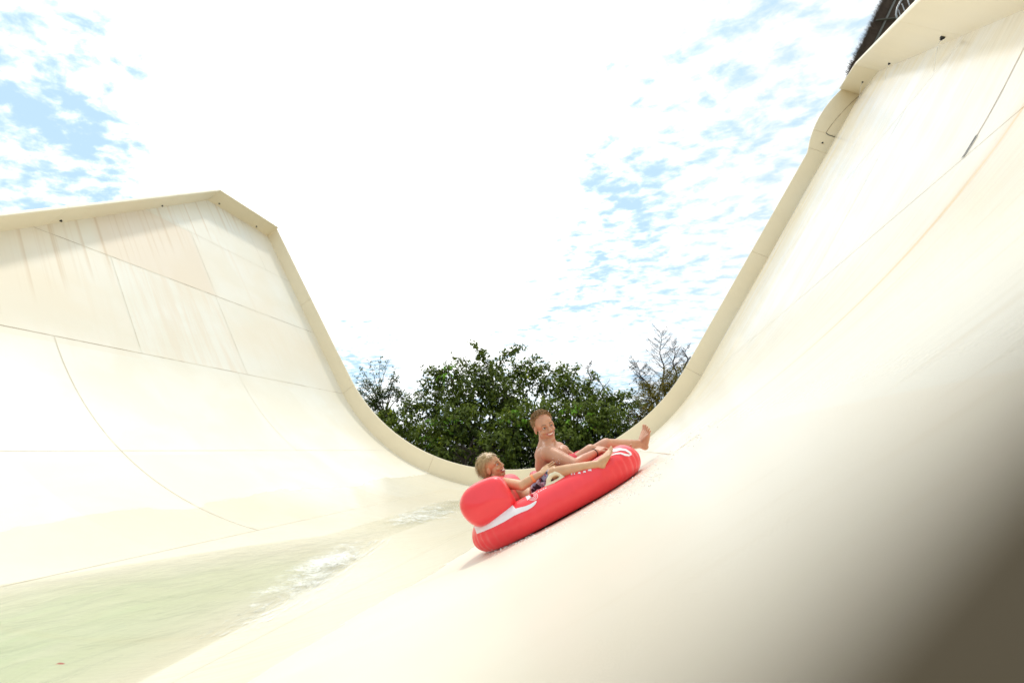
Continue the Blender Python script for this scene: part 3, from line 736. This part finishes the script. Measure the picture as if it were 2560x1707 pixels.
def path(t_):
    c, q = math.cos(t_), math.sin(t_); f = lambda a, e: math.copysign(abs(a)**e, a)
    u = LX*f(c, .78); v = WY*f(q, .78)
    w = TR+.004+.02*max(0, (u-.25)/.45)**2+.02*max(0, (-u-.3)/.4)**2
    return u, v, w
NTt, NP = 240, 40
vs = []
for i in range(NTt):
    t_ = 2*math.pi*i/NTt; a = Vector(path(t_-.01)); b = Vector(path(t_+.01)); d = (b-a).normalized(); c = Vector(path(t_))
    o = d.cross(Vector((0, 0, 1))).normalized(); up = o.cross(d).normalized()
    if up.z < 0: up = -up
    for k in range(NP):
        ph = 2*math.pi*k/NP; r = TR
        curv = .5+.5*abs(math.cos(t_))**4          # welded seam puckers, strongest round the ends
        q = math.exp(-((ph-R_(-8)+math.pi) % (2*math.pi)-math.pi)**2/.30)
        r += curv*q*(.0075*noise.noise(Vector((i*.62, ph*.9, 1)))+.0070*math.sin(i*1.35+2*noise.noise(Vector((i*.1, 0, 0)))))
        r += .004*noise.noise(Vector((math.cos(t_)*4, math.sin(t_)*4, ph)))
        w_ = math.sin(ph)*r
        if w_ < -TR*.93: w_ = -TR*.93
        vs.append(RF(*(c+o*math.cos(ph)*r+up*w_)))
fs = [(i*NP+k, ((i+1) % NTt)*NP+k, ((i+1) % NTt)*NP+(k+1) % NP, i*NP+(k+1) % NP) for i in range(NTt) for k in range(NP)]
tube_o = from_py('main_tube', vs, fs, M_red, raft)
bm_ = bmesh.new(); bm_.from_mesh(tube_o.data); bmesh.ops.recalc_face_normals(bm_, faces=bm_.faces); bm_.to_mesh(tube_o.data); bm_.free()
mb = MB(); n = 40
ring = [path(2*math.pi*i/n) for i in range(n)]
mb.add([RF(u, v, .07) for u, v, w in ring]+[RF(0, 0, .06)], [(i, (i+1) % n, n) for i in range(n)])
mb.build('floor', M_crim, raft)
# stern pillow: a rounded wedge lofted across the raft
sec = [(-.02, .02), (-.055, .08), (-.075, .16), (-.05, .235), (.02, .285), (.11, .305), (.21, .302), (.30, .290), (.35, .268), (.372, .23), (.385, .15), (.40, .07), (.405, .01), (.30, -.03), (.12, -.035), (.03, -.02)]
cu_, cw_ = .17, .13
vs = []; NV = 26; K = len(sec)
for j in range(NV+1):
    a = -1+2*j/NV; vv = a*.49; sc_ = (1-abs(a)**9.0)**.40 if abs(a) < 1 else 0.0
    sc_ = max(sc_, .05)
    for (u, w) in sec:
        uu = cu_+(u-cu_)*(.35+.65*sc_)*(1 if sc_ > .1 else .8) ; ww = cw_+(w-cw_)*sc_
        vs.append(RF(-.655+uu*.94+.06*a*a, vv*.93, .235+ww*1.0))
fs = [(j*K+k, j*K+(k+1) % K, (j+1)*K+(k+1) % K, (j+1)*K+k) for j in range(NV) for k in range(K)]+[tuple(range(K))[::-1], tuple(NV*K+k for k in range(K))]
pil = from_py('backrest_pillow', vs, fs, M_red, raft)
sm = pil.modifiers.new('sub', 'SUBSURF'); sm.levels = 2; sm.render_levels = 2
bm_ = bmesh.new(); bm_.from_mesh(pil.data); bmesh.ops.recalc_face_normals(bm_, faces=bm_.faces); bm_.to_mesh(pil.data); bm_.free()
# low cushion between the two riders, its shade painted as crimson
mb = MB(); a_ = P(1337, 1203, 3.86); b_ = P(1337, 1190, 4.34); mb.cone(a_-rn*.03, b_-rn*.0, .052, .052); mb.cone(a_-rn*.12, b_-rn*.10, .06, .06)
mb.blend('middle_backrest', M_crim, raft, .008, 4)
# printed marks follow the tube skin
bt = BVHTree.FromPolygons([v.co.copy() for v in tube_o.data.vertices], [tuple(p.vertices) for p in tube_o.data.polygons])
def cast(px, py, off=.0025):
    d = ray(px, py).normalized(); h, nn, _, _ = bt.ray_cast(Vector((0, 0, 0)), d)
    if h is None: return None
    if nn.dot(d) > 0: nn = -nn
    return h+nn*off-d*.001
def mark(mb, pts, closed=False):
    """ribbon; pts (x, y, width) in photo pixels projected to the skin of the tube"""
    q = []
    for (x0, y0, w0), (x1, y1, w1) in zip(pts[:-1], pts[1:]):
        m_ = max(2, int(math.hypot(x1-x0, y1-y0)/2.5)); q += [(x0+(x1-x0)*k/m_, y0+(y1-y0)*k/m_, w0+(w1-w0)*k/m_) for k in range(m_)]
    q.append(pts[-1]); n = len(q); prev = None
    for i in range(n):
        a, b = q[max(0, i-1)], q[min(n-1, i+1)]; dx, dy = b[0]-a[0], b[1]-a[1]; L = math.hypot(dx, dy) or 1
        row = [cast(q[i][0]-dy/L*q[i][2]*f, q[i][1]+dx/L*q[i][2]*f) for f in (-.5, -.25, 0, .25, .5)]
        if None in row: prev = None; continue
        if prev: mb.add(prev+row, [(j, j+1, j+6, j+5) for j in range(4)])
        prev = row
mb = MB()
mark(mb, [(1184, 1327, 19), (1192, 1324, 19), (1206, 1319, 19), (1230, 1308, 20), (1256, 1294, 22), (1276, 1280, 25), (1292, 1266, 26), (1304, 1254, 20), (1314, 1247, 13), (1324, 1242, 6), (1332, 1239, 2)])
mark(mb, [(1284, 1281, 16), (1300, 1275, 13), (1316, 1270, 11), (1328, 1264, 9), (1336, 1258, 7), (1341, 1252, 3)])
mb.build('printed_stripe', M_white, raft)
mb = MB()
mark(mb, [(1526, 1128, 3), (1536, 1126, 8), (1550, 1123, 6), (1564, 1125, 5), (1575, 1132, 5), (1578, 1137, 3)])
mark(mb, [(1529, 1138, 2), (1540, 1134, 4), (1552, 1133, 4), (1563, 1137, 5), (1572, 1138, 5), (1578, 1136, 3)])
mb.build('printed_swirl', M_white, raft)
mb = MB()
for x, y, w in ((1429, 1186, 4), (1436, 1185, 3), (1448, 1183, 7), (1461, 1180, 8), (1474, 1176, 10)):
    mb = MB(); mark(mb, [(x, y-3, w*.8), (x+.5, y-1, w*.8), (x+.5, y+1, w)]); mb.build('printed_letter', M_white, raft)
mb = MB()
for x0, y0 in ((1345, 1231), (1351, 1228), (1357, 1225), (1363, 1222)):
    mark(mb, [(x0, y0, 1.2), (x0+3, y0-4, 1.2)]); mark(mb, [(x0+1, y0-2.5, 1), (x0+4, y0-1.5, 1)])
mb.build('small_print', M_white, raft)
mb = MB()
for r in (5, 9, 13):
    mark(mb, [(1331+r*1.05*math.cos(k*.314), 1240+r*.78*math.sin(k*.314), 1.1) for k in range(21)])
v_ = cast(1330, 1239, .004)
mb.cur = 0; mb.build('valve_ring', M_white, raft)
mb = MB(); nn_ = (v_-Vector(P(1330, 1239, v_.y+.4))).normalized(); mb.tube([v_, v_+nn_*.012], [.012, .010], 12); mb.build('valve', M_crim, raft)
# moulded cream grab handle standing on the near tube
hp = [(1370, 1213), (1371, 1200), (1378, 1188), (1388, 1182), (1398, 1184), (1406, 1191), (1396, 1201), (1382, 1208), (1370, 1213)]
yh = cast(1385, 1206).y+.03
mb = MB(); mb.tube([P(x, y, yh) for x, y in hp], .0185, 10); mb.tube([P(1362, 1216, yh-.01), P(1386, 1207, yh-.02), P(1412, 1191, yh-.01)], [.008, .016, .008], 10)
mb.blend('grab_handle', M_cream, raft, .004, 3)

# ------------------------------------------------------------------ people
def skin(name, a, b, c):
    m, t, bb = mat(name); tcn = t.node('ShaderNodeTexCoord').outputs['Object']
    f = t.noise(tcn, 9, 5, .6); col = t.mix(t.ramp(f, .35, .65), a+(1,), b+(1,)); col = t.mix(t.ramp(t.noise(tcn, 3.5, 3), .55, .72, 0, .5), col, c+(1,))
    t.put(bb.inputs['Base Color'], col); t.put(bb.inputs['Roughness'], t.ramp(t.noise(tcn, 40, 4), .3, .7, .30, .50))
    bb.inputs['Subsurface Weight'].default_value = .12; bb.inputs['Subsurface Radius'].default_value = (.012, .005, .003); bb.inputs['Subsurface Scale'].default_value = .5
    bn = t.node('ShaderNodeBump'); bn.inputs['Strength'].default_value = .2; bn.inputs['Distance'].default_value = .002
    t.put(bn.inputs['Height'], t.noise(tcn, 160, 4)); t.l.new(bn.outputs[0], bb.inputs['Normal']); return m
M_sm = skin('sunburnt_skin', (.54, .265, .155), (.61, .31, .185), (.62, .24, .145))
M_sc = skin('tanned_skin', (.57, .32, .165), (.66, .39, .21), (.60, .29, .16))
M_eye = simple('eye_white', (.8, .78, .74), .15, 0.02); M_iris = simple('iris', (.03, .025, .02), .2); M_teeth = simple('teeth', (.88, .84, .72), .25, .02)
M_mouth = simple('mouth_inside', (.10, .015, .012), .5); M_lips = simple('lips', (.55, .17, .14), .4, .05)
M_hair1 = simple('short_brown_hair', (.38, .24, .115), .6, .40, 120); M_hair2 = simple('wet_blond_hair', (.50, .34, .15), .35, .40, 90)
M_brow = simple('brow_hair', (.26, .15, .08), .7)

class Head:
    def __init__(s, c, F, U, k, kx=1.0, jaw=0.0, lift=0.0):
        s.jaw = jaw; s.lift = lift
        s.F = F.normalized(); s.U = (U-s.F*U.dot(s.F)).normalized(); s.X = s.F.cross(s.U).normalized()*kx; s.c = c; s.k = k
    def p(s, x, y, z): return s.c+(s.X*x+s.F*y+s.U*z)*s.k
    def ell(s, mb, c, r, nu=16, nv=10): mb.ell(s.p(*c), s.X*r[0]*s.k, s.F*r[1]*s.k, s.U*r[2]*s.k, nu, nv)
    def cone(s, mb, a, b, ra, rb): mb.cone(s.p(*a), s.p(*b), ra*s.k, rb*s.k, 12)
    def base(s, mb, child=False):
        s.ell(mb, (0, -.018, .038), (.075, .097, .086), 24, 16); s.ell(mb, (0, .022, .030), (.064, .066, .068), 20, 12)
        s.ell(mb, (0, .028, -.040-s.jaw*.5), (.056 if not child else .060, .060, .072+s.jaw*.4), 20, 12)
        jz = -.100-s.jaw; s.ell(mb, (0, .066, jz), (.024, .020, .018)); s.cone(mb, (.046, .0, -.066), (.014, .064, jz), .020, .016); s.cone(mb, (-.046, .0, -.066), (-.014, .064, jz), .020, .016)
        for g in (-1, 1):
            s.ell(mb, (g*.037, .062, -.030), (.023, .020, .020)); s.cone(mb, (g*.012, .083, .022), (g*.046, .066, .022), .010, .010)
            s.ell(mb, (g*.0765, -.006, -.008), (.009, .019, .031)); s.ell(mb, (g*.012, .098, -.033), (.010, .011, .009))
        s.cone(mb, (0, .086, .012), (0, .108 if not child else .104, -.026), .009, .0135 if not child else .0115)
        s.ell(mb, (0, .074, -.060), (.030, .018, .020))
    def face(s, par, mskin_lips, gaze=(0, 0), wide=1.0, open_=1.0):
        for g in (-1, 1):
            mb = MB(); c = (g*.031, .0735, .001); s.ell(mb, c, (.0125, .0115, .0085)); e = mb.build('eye', M_eye, par)
            mb = MB(); s.ell(mb, (c[0]+gaze[0], .0835, .001+gaze[1]), (.0058, .0040, .0058), 10, 8); mb.build('iris', M_iris, e)
            mb = MB(); s_p = [s.p(c[0]+x*g, y, z) for x, y, z in ((-.014, .082, .000), (-.006, .087, .009), (.004, .087, .009), (.014, .078, .001))]
            mb.tube(s_p, .0022*s.k, 6); mb.build('eyelid', M_brow, e)
            mb = MB(); mb.tube([s.p(g*x, y, z) for x, y, z in ((.014, .093, .024), (.026, .093, .031), (.040, .084, .031), (.050, .073, .024))], [.0022*s.k, .0034*s.k, .003*s.k, .0015*s.k], 6); mb.build('eyebrow', M_brow, par)
        w = .026*wide
        def arc(y, z0, sag, n=11, ww=w): return [s.p(ww*(2*i/(n-1)-1), y-.018*abs(2*i/(n-1)-1)**2, z0+sag*(1-abs(2*i/(n-1)-1)**2)) for i in range(n)]
        lz = -.050+s.lift; up = arc(.0915, lz, -.006); lo = arc(.0905, lz, -.006-.016*open_)
        mb = MB(); n = len(up); mb.add(up+lo, [(i, i+1, n+i+1, n+i) for i in range(n-1)]); mo = mb.build('mouth', M_mouth, par)
        tu = arc(.0928, lz, -.006, 11, w*.93); tl = arc(.0925, lz-.0005, -.006-.010*open_, 11, w*.90)
        mb = MB(); mb.add(tu+tl, [(i, i+1, n+i+1, n+i) for i in range(n-1)]); mb.build('teeth', M_teeth, mo)
        mb = MB(); mb.tube(up, [.0018*s.k]+[.0032*s.k]*(n-2)+[.0018*s.k], 6); mb.tube(lo, [.0018*s.k]+[.0042*s.k]*(n-2)+[.0018*s.k], 6); mb.build('lips', M_lips, par)

def foot(mb, ankle, heel, toes, ra, k):
    """toes: list of five tip points, big toe first"""
    heel = Vector(heel); mb.cone(ankle, heel, ra, .030*k); 
    for i, tp in enumerate(toes):
        tp = Vector(tp); base = heel.lerp(tp, .68)+(Vector(ankle)-heel)*.10; r0 = (.020, .017, .016, .016, .017)[i]*k; r1 = (.0115, .0085, .008, .0075, .0072)[i]*k
        mb.cone(ankle, base, ra*.85, r0); mb.cone(heel, base, .024*k, r0); mb.cone(base, base.lerp(tp, .55), r0*.85, r1*1.05); mb.cone(base.lerp(tp, .6), tp, r1, r1)
def hand(mb, wrist, d, nrm, rw, k, curl=.3, thumb=1, spread=.12, tcurl=.4):
    """d: direction of the hand, nrm: back-of-hand normal, thumb: side"""
    d = d.normalized(); nrm = (nrm-d*nrm.dot(d)).normalized(); sd = d.cross(nrm).normalized()*thumb
    w = Vector(wrist)
    for i, (x, L, r) in enumerate(((.030, .072, .0088), (.010, .080, .0090), (-.010, .075, .0086), (-.029, .060, .0078))):
        kn = w+d*(.088-.004*abs(i-1.2))*k+sd*x*k
        mb.cone(w+sd*x*.55*k, kn, .0135*k, .0115*k)
        p = kn; a = spread*(1.5-i)*.35; fd = (d+sd*a).normalized()
        for j, f in enumerate((.45, .31, .24)):
            c = curl*(j+1)*(1+.12*i); dd = (fd*math.cos(c)-nrm*math.sin(c)).normalized(); q = p+dd*L*f*k; mb.cone(p, q, (r-.0007*j)*k, (r-.0007*(j+1))*k, 12); p = q
    b = w+d*.022*k+sd*.022*k; td = (d*.75+sd*.75-nrm*.15).normalized(); q = b+td*.042*k; mb.cone(b, q, .0135*k, .0105*k, 12)
    td2 = (d*.95+sd*.25-nrm*tcurl).normalized(); q2 = q+td2*.030*k; mb.cone(q, q2, .0105*k, .0095*k, 12); mb.cone(q2, q2+td2*.022*k, .0095*k, .008*k, 12)

# ---- man
man = empty('person', P(1375, 1195, 4.05)); tag(man, 'bare-chested man in red shorts on the raft, turned to the camera with a broad smile', 'person')
mb = MB()
pel = P(1381, 1192, 4.08); bel = P(1381, 1168, 4.07); che = P(1385, 1145, 4.05); nb = P(1369, 1108, 4.01)
mb.ell(pel, e1*.125, e2*.155, rn*.10, 20, 12); mb.ell(bel, CR*.118, tY*.14, CU*.12, 20, 12)
cax = (nb-bel).normalized(); cx = (CR-cax*CR.dot(cax)).normalized(); cy = cax.cross(cx)
mb.ell(che, cx*.125, cy*.165, cax*.135, 24, 14); mb.ell(P(1372, 1152, 4.02), cx*.100, cy*.14, cax*.14, 20, 12)
mb.ell(P(1405, 1132, 3.98), cx*.055, cy*.075, cax*.060); mb.ell(P(1408, 1127, 4.15), cx*.055, cy*.07, cax*.055)      # chest muscles
shn = P(1372, 1132, 3.84); shf = P(1396, 1122, 4.22)
mb.sph(shn, .070, 18, 12); mb.sph(shf, .064, 18, 12); mb.cone(nb+cax*.01, shn+CU*.016, .058, .048); mb.cone(nb, shf+CU*.01, .055, .046)
mb.cone(P(1364, 1140, 3.93), P(1362, 1165, 3.98), .085, .085)                # shoulder blade and flank
hm = P(1360, 1066, 3.96)
F = (-CF*math.cos(R_(22))+(CR*.93+CU*.37)*math.sin(R_(22))-CU*.02).normalized(); U = CU*math.cos(R_(21))-CR*math.sin(R_(21))+CF*.05
H1 = Head(hm, F, U, 1.02, 1.10, .012, .005); H1.base(mb)
nk0 = H1.p(0, -.040, -.070); mb.cone(nk0, nb, .056, .078); mb.cone(H1.p(0, -.035, -.05), nb-cx*.005, .050, .060); mb.cone(nb+CU*.02-CR*.01, P(1362, 1138, 3.98), .062, .09)
eln = P(1438, 1161, 3.72); wrn = P(1490, 1130, 3.88); 
mb.cone(shn, shn.lerp(eln, .55), .066, .055); mb.cone(shn.lerp(eln, .5), eln, .055, .044); mb.cone(eln, eln.lerp(wrn, .35), .041, .043); mb.cone(eln.lerp(wrn, .35), wrn, .043, .027)
hand(mb, wrn, (P(1512, 1112, 3.98)-wrn), (CU*.9-CR*.25-CF*.35), .027, 1.02, .62, 1, .2)
elf = P(1432, 1143, 4.28); wrf = P(1446, 1142, 4.16); mb.cone(shf, elf, .052, .040); mb.cone(elf, wrf, .040, .027); hand(mb, wrf, CR*.8+CU*.1-CF*.3, CU+CR*.1, .025, .9, .7, -1)
hipn = P(1400, 1190, 3.98); hipf = P(1408, 1185, 4.18)
knn = P(1477, 1127, 4.02); ann = P(1566, 1143, 4.22)
mb.cone(hipn, knn, .085, .056); mb.sph(knn+CU*.004, .053); mb.cone(knn, knn.lerp(ann, .35), .052, .054); mb.cone(knn.lerp(ann, .35), ann, .054, .036)
foot(mb, ann, P(1578, 1146, 4.25), [P(1578+2*i, 1112+4*i, 4.20+.02*i) for i in range(5)], .034, .95)
knf = P(1516, 1111, 4.22); anf = P(1601, 1109.5, 4.46)
mb.cone(hipf, knf, .088, .058); mb.sph(knf, .054); mb.cone(knf, knf.lerp(anf, .35)-CU*.008, .052, .056); mb.cone(knf.lerp(anf, .35)-CU*.008, anf, .055, .037)
foot(mb, anf, P(1612.5, 1116, 4.48), [P(1609, 1063, 4.52), P(1614, 1063, 4.47), P(1618.5, 1066.5, 4.43), P(1623, 1071, 4.40), P(1626, 1077, 4.37)], .037, 1.12)
mb.blend('body', M_sm, man, .0042, 7)
H1.face(man, M_lips, (-.001, 0), 1.45, 1.25)
def hair_tufts(name, H, m, n, L, region, par, lay, seed, w=.0035, jitter=.35, shell=None):
    r = random.Random(seed); mb = MB()
    if shell: shell(mb)
    c0 = (0, -.018, .038); rad = (.076, .098, .087)
    done = 0
    while done < n:
        u = Vector((r.gauss(0, 1), r.gauss(0, 1), r.gauss(0, 1))).normalized()
        if not region(u): continue
        done += 1
        loc = (c0[0]+u.x*rad[0], c0[1]+u.y*rad[1], c0[2]+u.z*rad[2]); p = H.p(*loc)
        nn = (H.X*u.x+H.F*u.y+H.U*u.z).normalized(); ld = lay(u, H, nn)
        ld = (ld+Vector((r.gauss(0, 1), r.gauss(0, 1), r.gauss(0, 1)))*jitter*.5).normalized()
        LL = L(u)*r.uniform(.6, 1.15)*H.k; sd = ld.cross(nn).normalized()*w*r.uniform(.6, 1.3)*H.k
        q1 = p+ld*LL*.5; q2 = p+ld*LL; 
        if LL > .035: q1 = p+ld*LL*.5+nn*.004; q2 = p+ld*LL*.95+H.U*(-.012)
        b = nn*.002
        mb.add([p-sd-b, p+sd-b, q1+sd*.8+b, q1-sd*.8+b, q2], [(0, 1, 2, 3), (3, 2, 4)])
    return mb.build(name, m, par)
def reg1(u):
    if u.y > .30+.35*abs(u.z) and u.z < .80: return False            # forehead and face
    if u.z < -.50: return False
    if u.y > .05 and u.z < -.05: return False
    return True
def cap1(mb):
    H1.ell(mb, (0, -.029, .042), (.0755, .092, .0845), 24, 16)
hair_tufts('hair', H1, M_hair1, 2600, lambda u: .010+.030*max(0, u.z)*(1 if u.y > 0 else .6), reg1, man,
    lambda u, H, nn: nn*.9+H.F*(.35 if u.z > .5 else -.1)+H.U*.5*max(0, u.z), 5, .0026, .6, cap1)
# wrist band (dark cord) and shorts
fa = (wrn-eln).normalized(); mb = MB(); o = fa.orthogonal().normalized(); o2 = fa.cross(o); c = wrn-fa*.012
mb.tube([c+(o*math.cos(k*.3307)+o2*math.sin(k*.3307))*.030 for k in range(20)], .0035, 6, False); mb.build('cord_bracelet', M_black, man)
M_short1 = simple('red_shorts', (.60, .012, .035), .7, .15, 14, .2)
mb = MB(); mb.ell(pel-rn*.005, e1*.150, e2*.178, rn*.115, 20, 12); mb.cone(hipn, hipn.lerp(knn, .42), .105, .100); mb.cone(hipf, hipf.lerp(knf, .42), .105, .100); mb.cone(P(1348, 1206, 3.90), P(1358, 1190, 3.92), .052, .055)
mb.blend('shorts', M_short1, man, .006, 5)

# ---- child
kid = empty('person', P(1280, 1230, 4.0)); tag(kid, 'blond wet-haired child leaning back on the raft pillow, laughing up at the man', 'person')
mb = MB()
hk = P(1229, 1166, 4.0)
Fk = (CR*.84+CU*.48-CF*.34).normalized(); Uk = (CU*.86-CR*.50)
H2 = Head(hk, Fk, Uk, 1.0); H2.base(mb, True)
nbk = P(1244, 1203, 4.02); mb.cone(H2.p(0, -.025, -.06), nbk, .040, .044)
chk = P(1272, 1222, 4.05); plk = P(1325, 1243, 4.02)
kax = (plk-chk).normalized(); ky = e2; kz = kax.cross(ky).normalized()
mb.ell(chk, kax*.13, ky*.115, kz*.085, 20, 12); mb.ell(plk, kax*.10, ky*.115, kz*.085, 20, 12); mb.cone(chk, plk, .080, .085)
skn = P(1260, 1207, 3.86); skf = P(1262, 1200, 4.19); mb.sph(skn, .046); mb.sph(skf, .044); mb.cone(nbk, skn, .040, .038); mb.cone(nbk, skf, .040, .036)
ekn = P(1306, 1213, 3.66); wkn = P(1349, 1185, 3.66)
mb.cone(skn, ekn, .046, .039); mb.cone(ekn, ekn.lerp(wkn, .3), .038, .038); mb.cone(ekn.lerp(wkn, .3), wkn, .038, .024)
hand(mb, wkn, P(1376, 1166, 3.66)-wkn, (CU*.8-CR*.5-CF*.35), .023, .90, .04, -1, .55, .1)
ekf = P(1300, 1228, 4.3); wkf = P(1335, 1215, 4.22); mb.cone(skf, ekf, .038, .032); mb.cone(ekf, wkf, .032, .021); hand(mb, wkf, CR*.8+CU*.1, CU, .02, .78, .5, 1)
hkn = P(1344, 1228, 3.84); hkf = P(1335, 1232, 4.12)
kkn = P(1386, 1180, 3.62); akn = P(1493, 1160, 3.57)
mb.cone(hkn, kkn, .068, .046); mb.sph(kkn, .043); mb.cone(kkn, kkn.lerp(akn, .3)-CU*.004, .042, .045); mb.cone(kkn.lerp(akn, .3)-CU*.004, akn, .045, .029)
foot(mb, akn, P(1506, 1163, 3.57), [P(1528, 1117, 3.66), P(1530, 1119, 3.625), P(1531, 1122, 3.60), P(1531, 1126, 3.58), P(1530.5, 1131, 3.56)], .027, .84)
kkf = P(1400, 1195, 4.22); akf = P(1470, 1190, 4.30); mb.cone(hkf, kkf, .066, .045); mb.cone(kkf, akf, .045, .03); foot(mb, akf, P(1480, 1195, 4.3), [P(1492, 1160+3*i, 4.26+.02*i) for i in range(5)], .028, .85)
mb.blend('body', M_sc, kid, .0038, 6)
H2.face(kid, M_lips, (0, .001), 1.5, 1.9)
def reg2(u):
    if u.y > .12+.25*abs(u.z) and u.z < .62: return False
    if u.y > .06 and u.z < .12: return False
    return u.z > -.78
def cap2(mb):
    H2.ell(mb, (0, -.030, .042), (.080, .094, .088), 24, 16); H2.ell(mb, (0, -.070, -.015), (.060, .050, .062), 20, 12)
def lay2(u, H, nn):
    base = -H.U*.65-H.F*(.35 if u.y > -.3 else .05)+H.F*0
    q = base-nn*base.dot(nn)*.75+nn*.10
    return q if q.length > .1 else -H.U
hr = hair_tufts('hair', H2, M_hair2, 2400, lambda u: .060+.050*max(0, -u.y)+.01*max(0, u.z), reg2, kid, lay2, 9, .0030, .14, cap2)
fa = (wkn-ekn).normalized(); mb = MB(); o = fa.orthogonal().normalized(); o2 = fa.cross(o); c = wkn-fa*.058
prev = None; vsb = []
for k in range(25):
    q = o*math.cos(k*.2618)+o2*math.sin(k*.2618); vsb += [c+q*.0355-fa*.010, c+q*.0325+fa*.010]
mb.add(vsb, [(2*k, 2*k+1, 2*k+3, 2*k+2) for k in range(24)]); mb.build('wristband', simple('orange_paper_band', (.90, .30, .10), .5), kid)
def plaid():
    m, t, b = mat('patterned_swim_fabric'); tcn = t.node('ShaderNodeTexCoord').outputs['Object']
    v = t.node('ShaderNodeTexVoronoi'); t.put(v.inputs['Vector'], t.mapping(tcn, (22, 22, 40), rot=(.5, .4, .8))); v.inputs['Scale'].default_value = 1
    c = t.mix(t.ramp(t.sep(v.outputs['Color'])[0], .45, .55), (.02, .022, .04, 1), (.26, .28, .40, 1)); c = t.mix(t.ramp(t.sep(v.outputs['Color'])[1], .72, .78), c, (.60, .56, .66, 1))
    c = t.mix(t.ramp(t.noise(tcn, 30, 3), .60, .66), c, (.45, .08, .14, 1))
    t.put(b.inputs['Base Color'], c); b.inputs['Roughness'].default_value = .6; return m
mb = MB(); mb.cone(hkn.lerp(kkn, .12), hkn.lerp(kkn, .84), .074, .056); mb.cone(hkf, hkf.lerp(kkf, .75), .078, .062); mb.ell(plk+kax*.06-kz*.0, kax*.10, ky*.135, kz*.088, 20, 12)
mb.blend('swim_shorts', plaid(), kid, .005, 4)

# ------------------------------------------------------------------ spray and droplets around the raft
M_drop, td_, bd_ = mat('water_drops'); bd_.inputs['Base Color'].default_value = (.95, .94, .9, 1); bd_.inputs['Roughness'].default_value = .2; bd_.inputs['Alpha'].default_value = 1
rd = random.Random(4); mb = MB()
def drops(n, f, r0, r1, hmax):
    for _ in range(n):
        px, py = f(); q = on_slide(px, py); s_ = s_of_x(q.x); _, _, a_, c_ = prof(s_); q = q+Vector((a_, 0, c_))*(rd.random()**2*hmax+.004)
        r = rd.uniform(r0, r1); mb.ell(q, Vector((r, 0, 0)), Vector((0, r, 0)), Vector((0, 0, r)), 6, 4)
def along(pts, sx_, sy_):
    def f():
        k = rd.random()*(len(pts)-1); i = int(k); a, b = pts[i], pts[i+1]; w = k-i; return a[0]+(b[0]-a[0])*w+rd.gauss(0, sx_), a[1]+(b[1]-a[1])*w+abs(rd.gauss(0, sy_))
    return f
edge = [(1215, 1384), (1300, 1354), (1400, 1317), (1502, 1261), (1590, 1204)]
drops(300, along(edge, 6, 9), .0015, .0035, .02)
drops(160, along([(1500, 1262), (1600, 1205), (1640, 1180)], 14, 14), .002, .005, .03)
drops(60, along([(1600, 1190), (1700, 1120), (1800, 1050)], 12, 10), .002, .006, .03)
drops(110, along([(1080, 1260), (1130, 1250), (1170, 1275)], 14, 10), .003, .008, .10)
for _ in range(26):
    q = P(1395+rd.gauss(0, 8), 1150+rd.gauss(0, 8), 3.72+rd.gauss(0, .03)); r = rd.uniform(.0012, .0025); mb.ell(q, Vector((r, 0, 0)), Vector((0, r, 0)), Vector((0, 0, r)), 6, 4)
edge2 = [(1215, 1382), (1250, 1372), (1300, 1354), (1350, 1336), (1400, 1316), (1450, 1291), (1502, 1260), (1550, 1230), (1592, 1200)]
drops(260, along(edge2, 3, 1.5), .0015, .004, .005)
dr = mb.build('water_drops', M_drop); tag(dr, kind='stuff')
#PART4
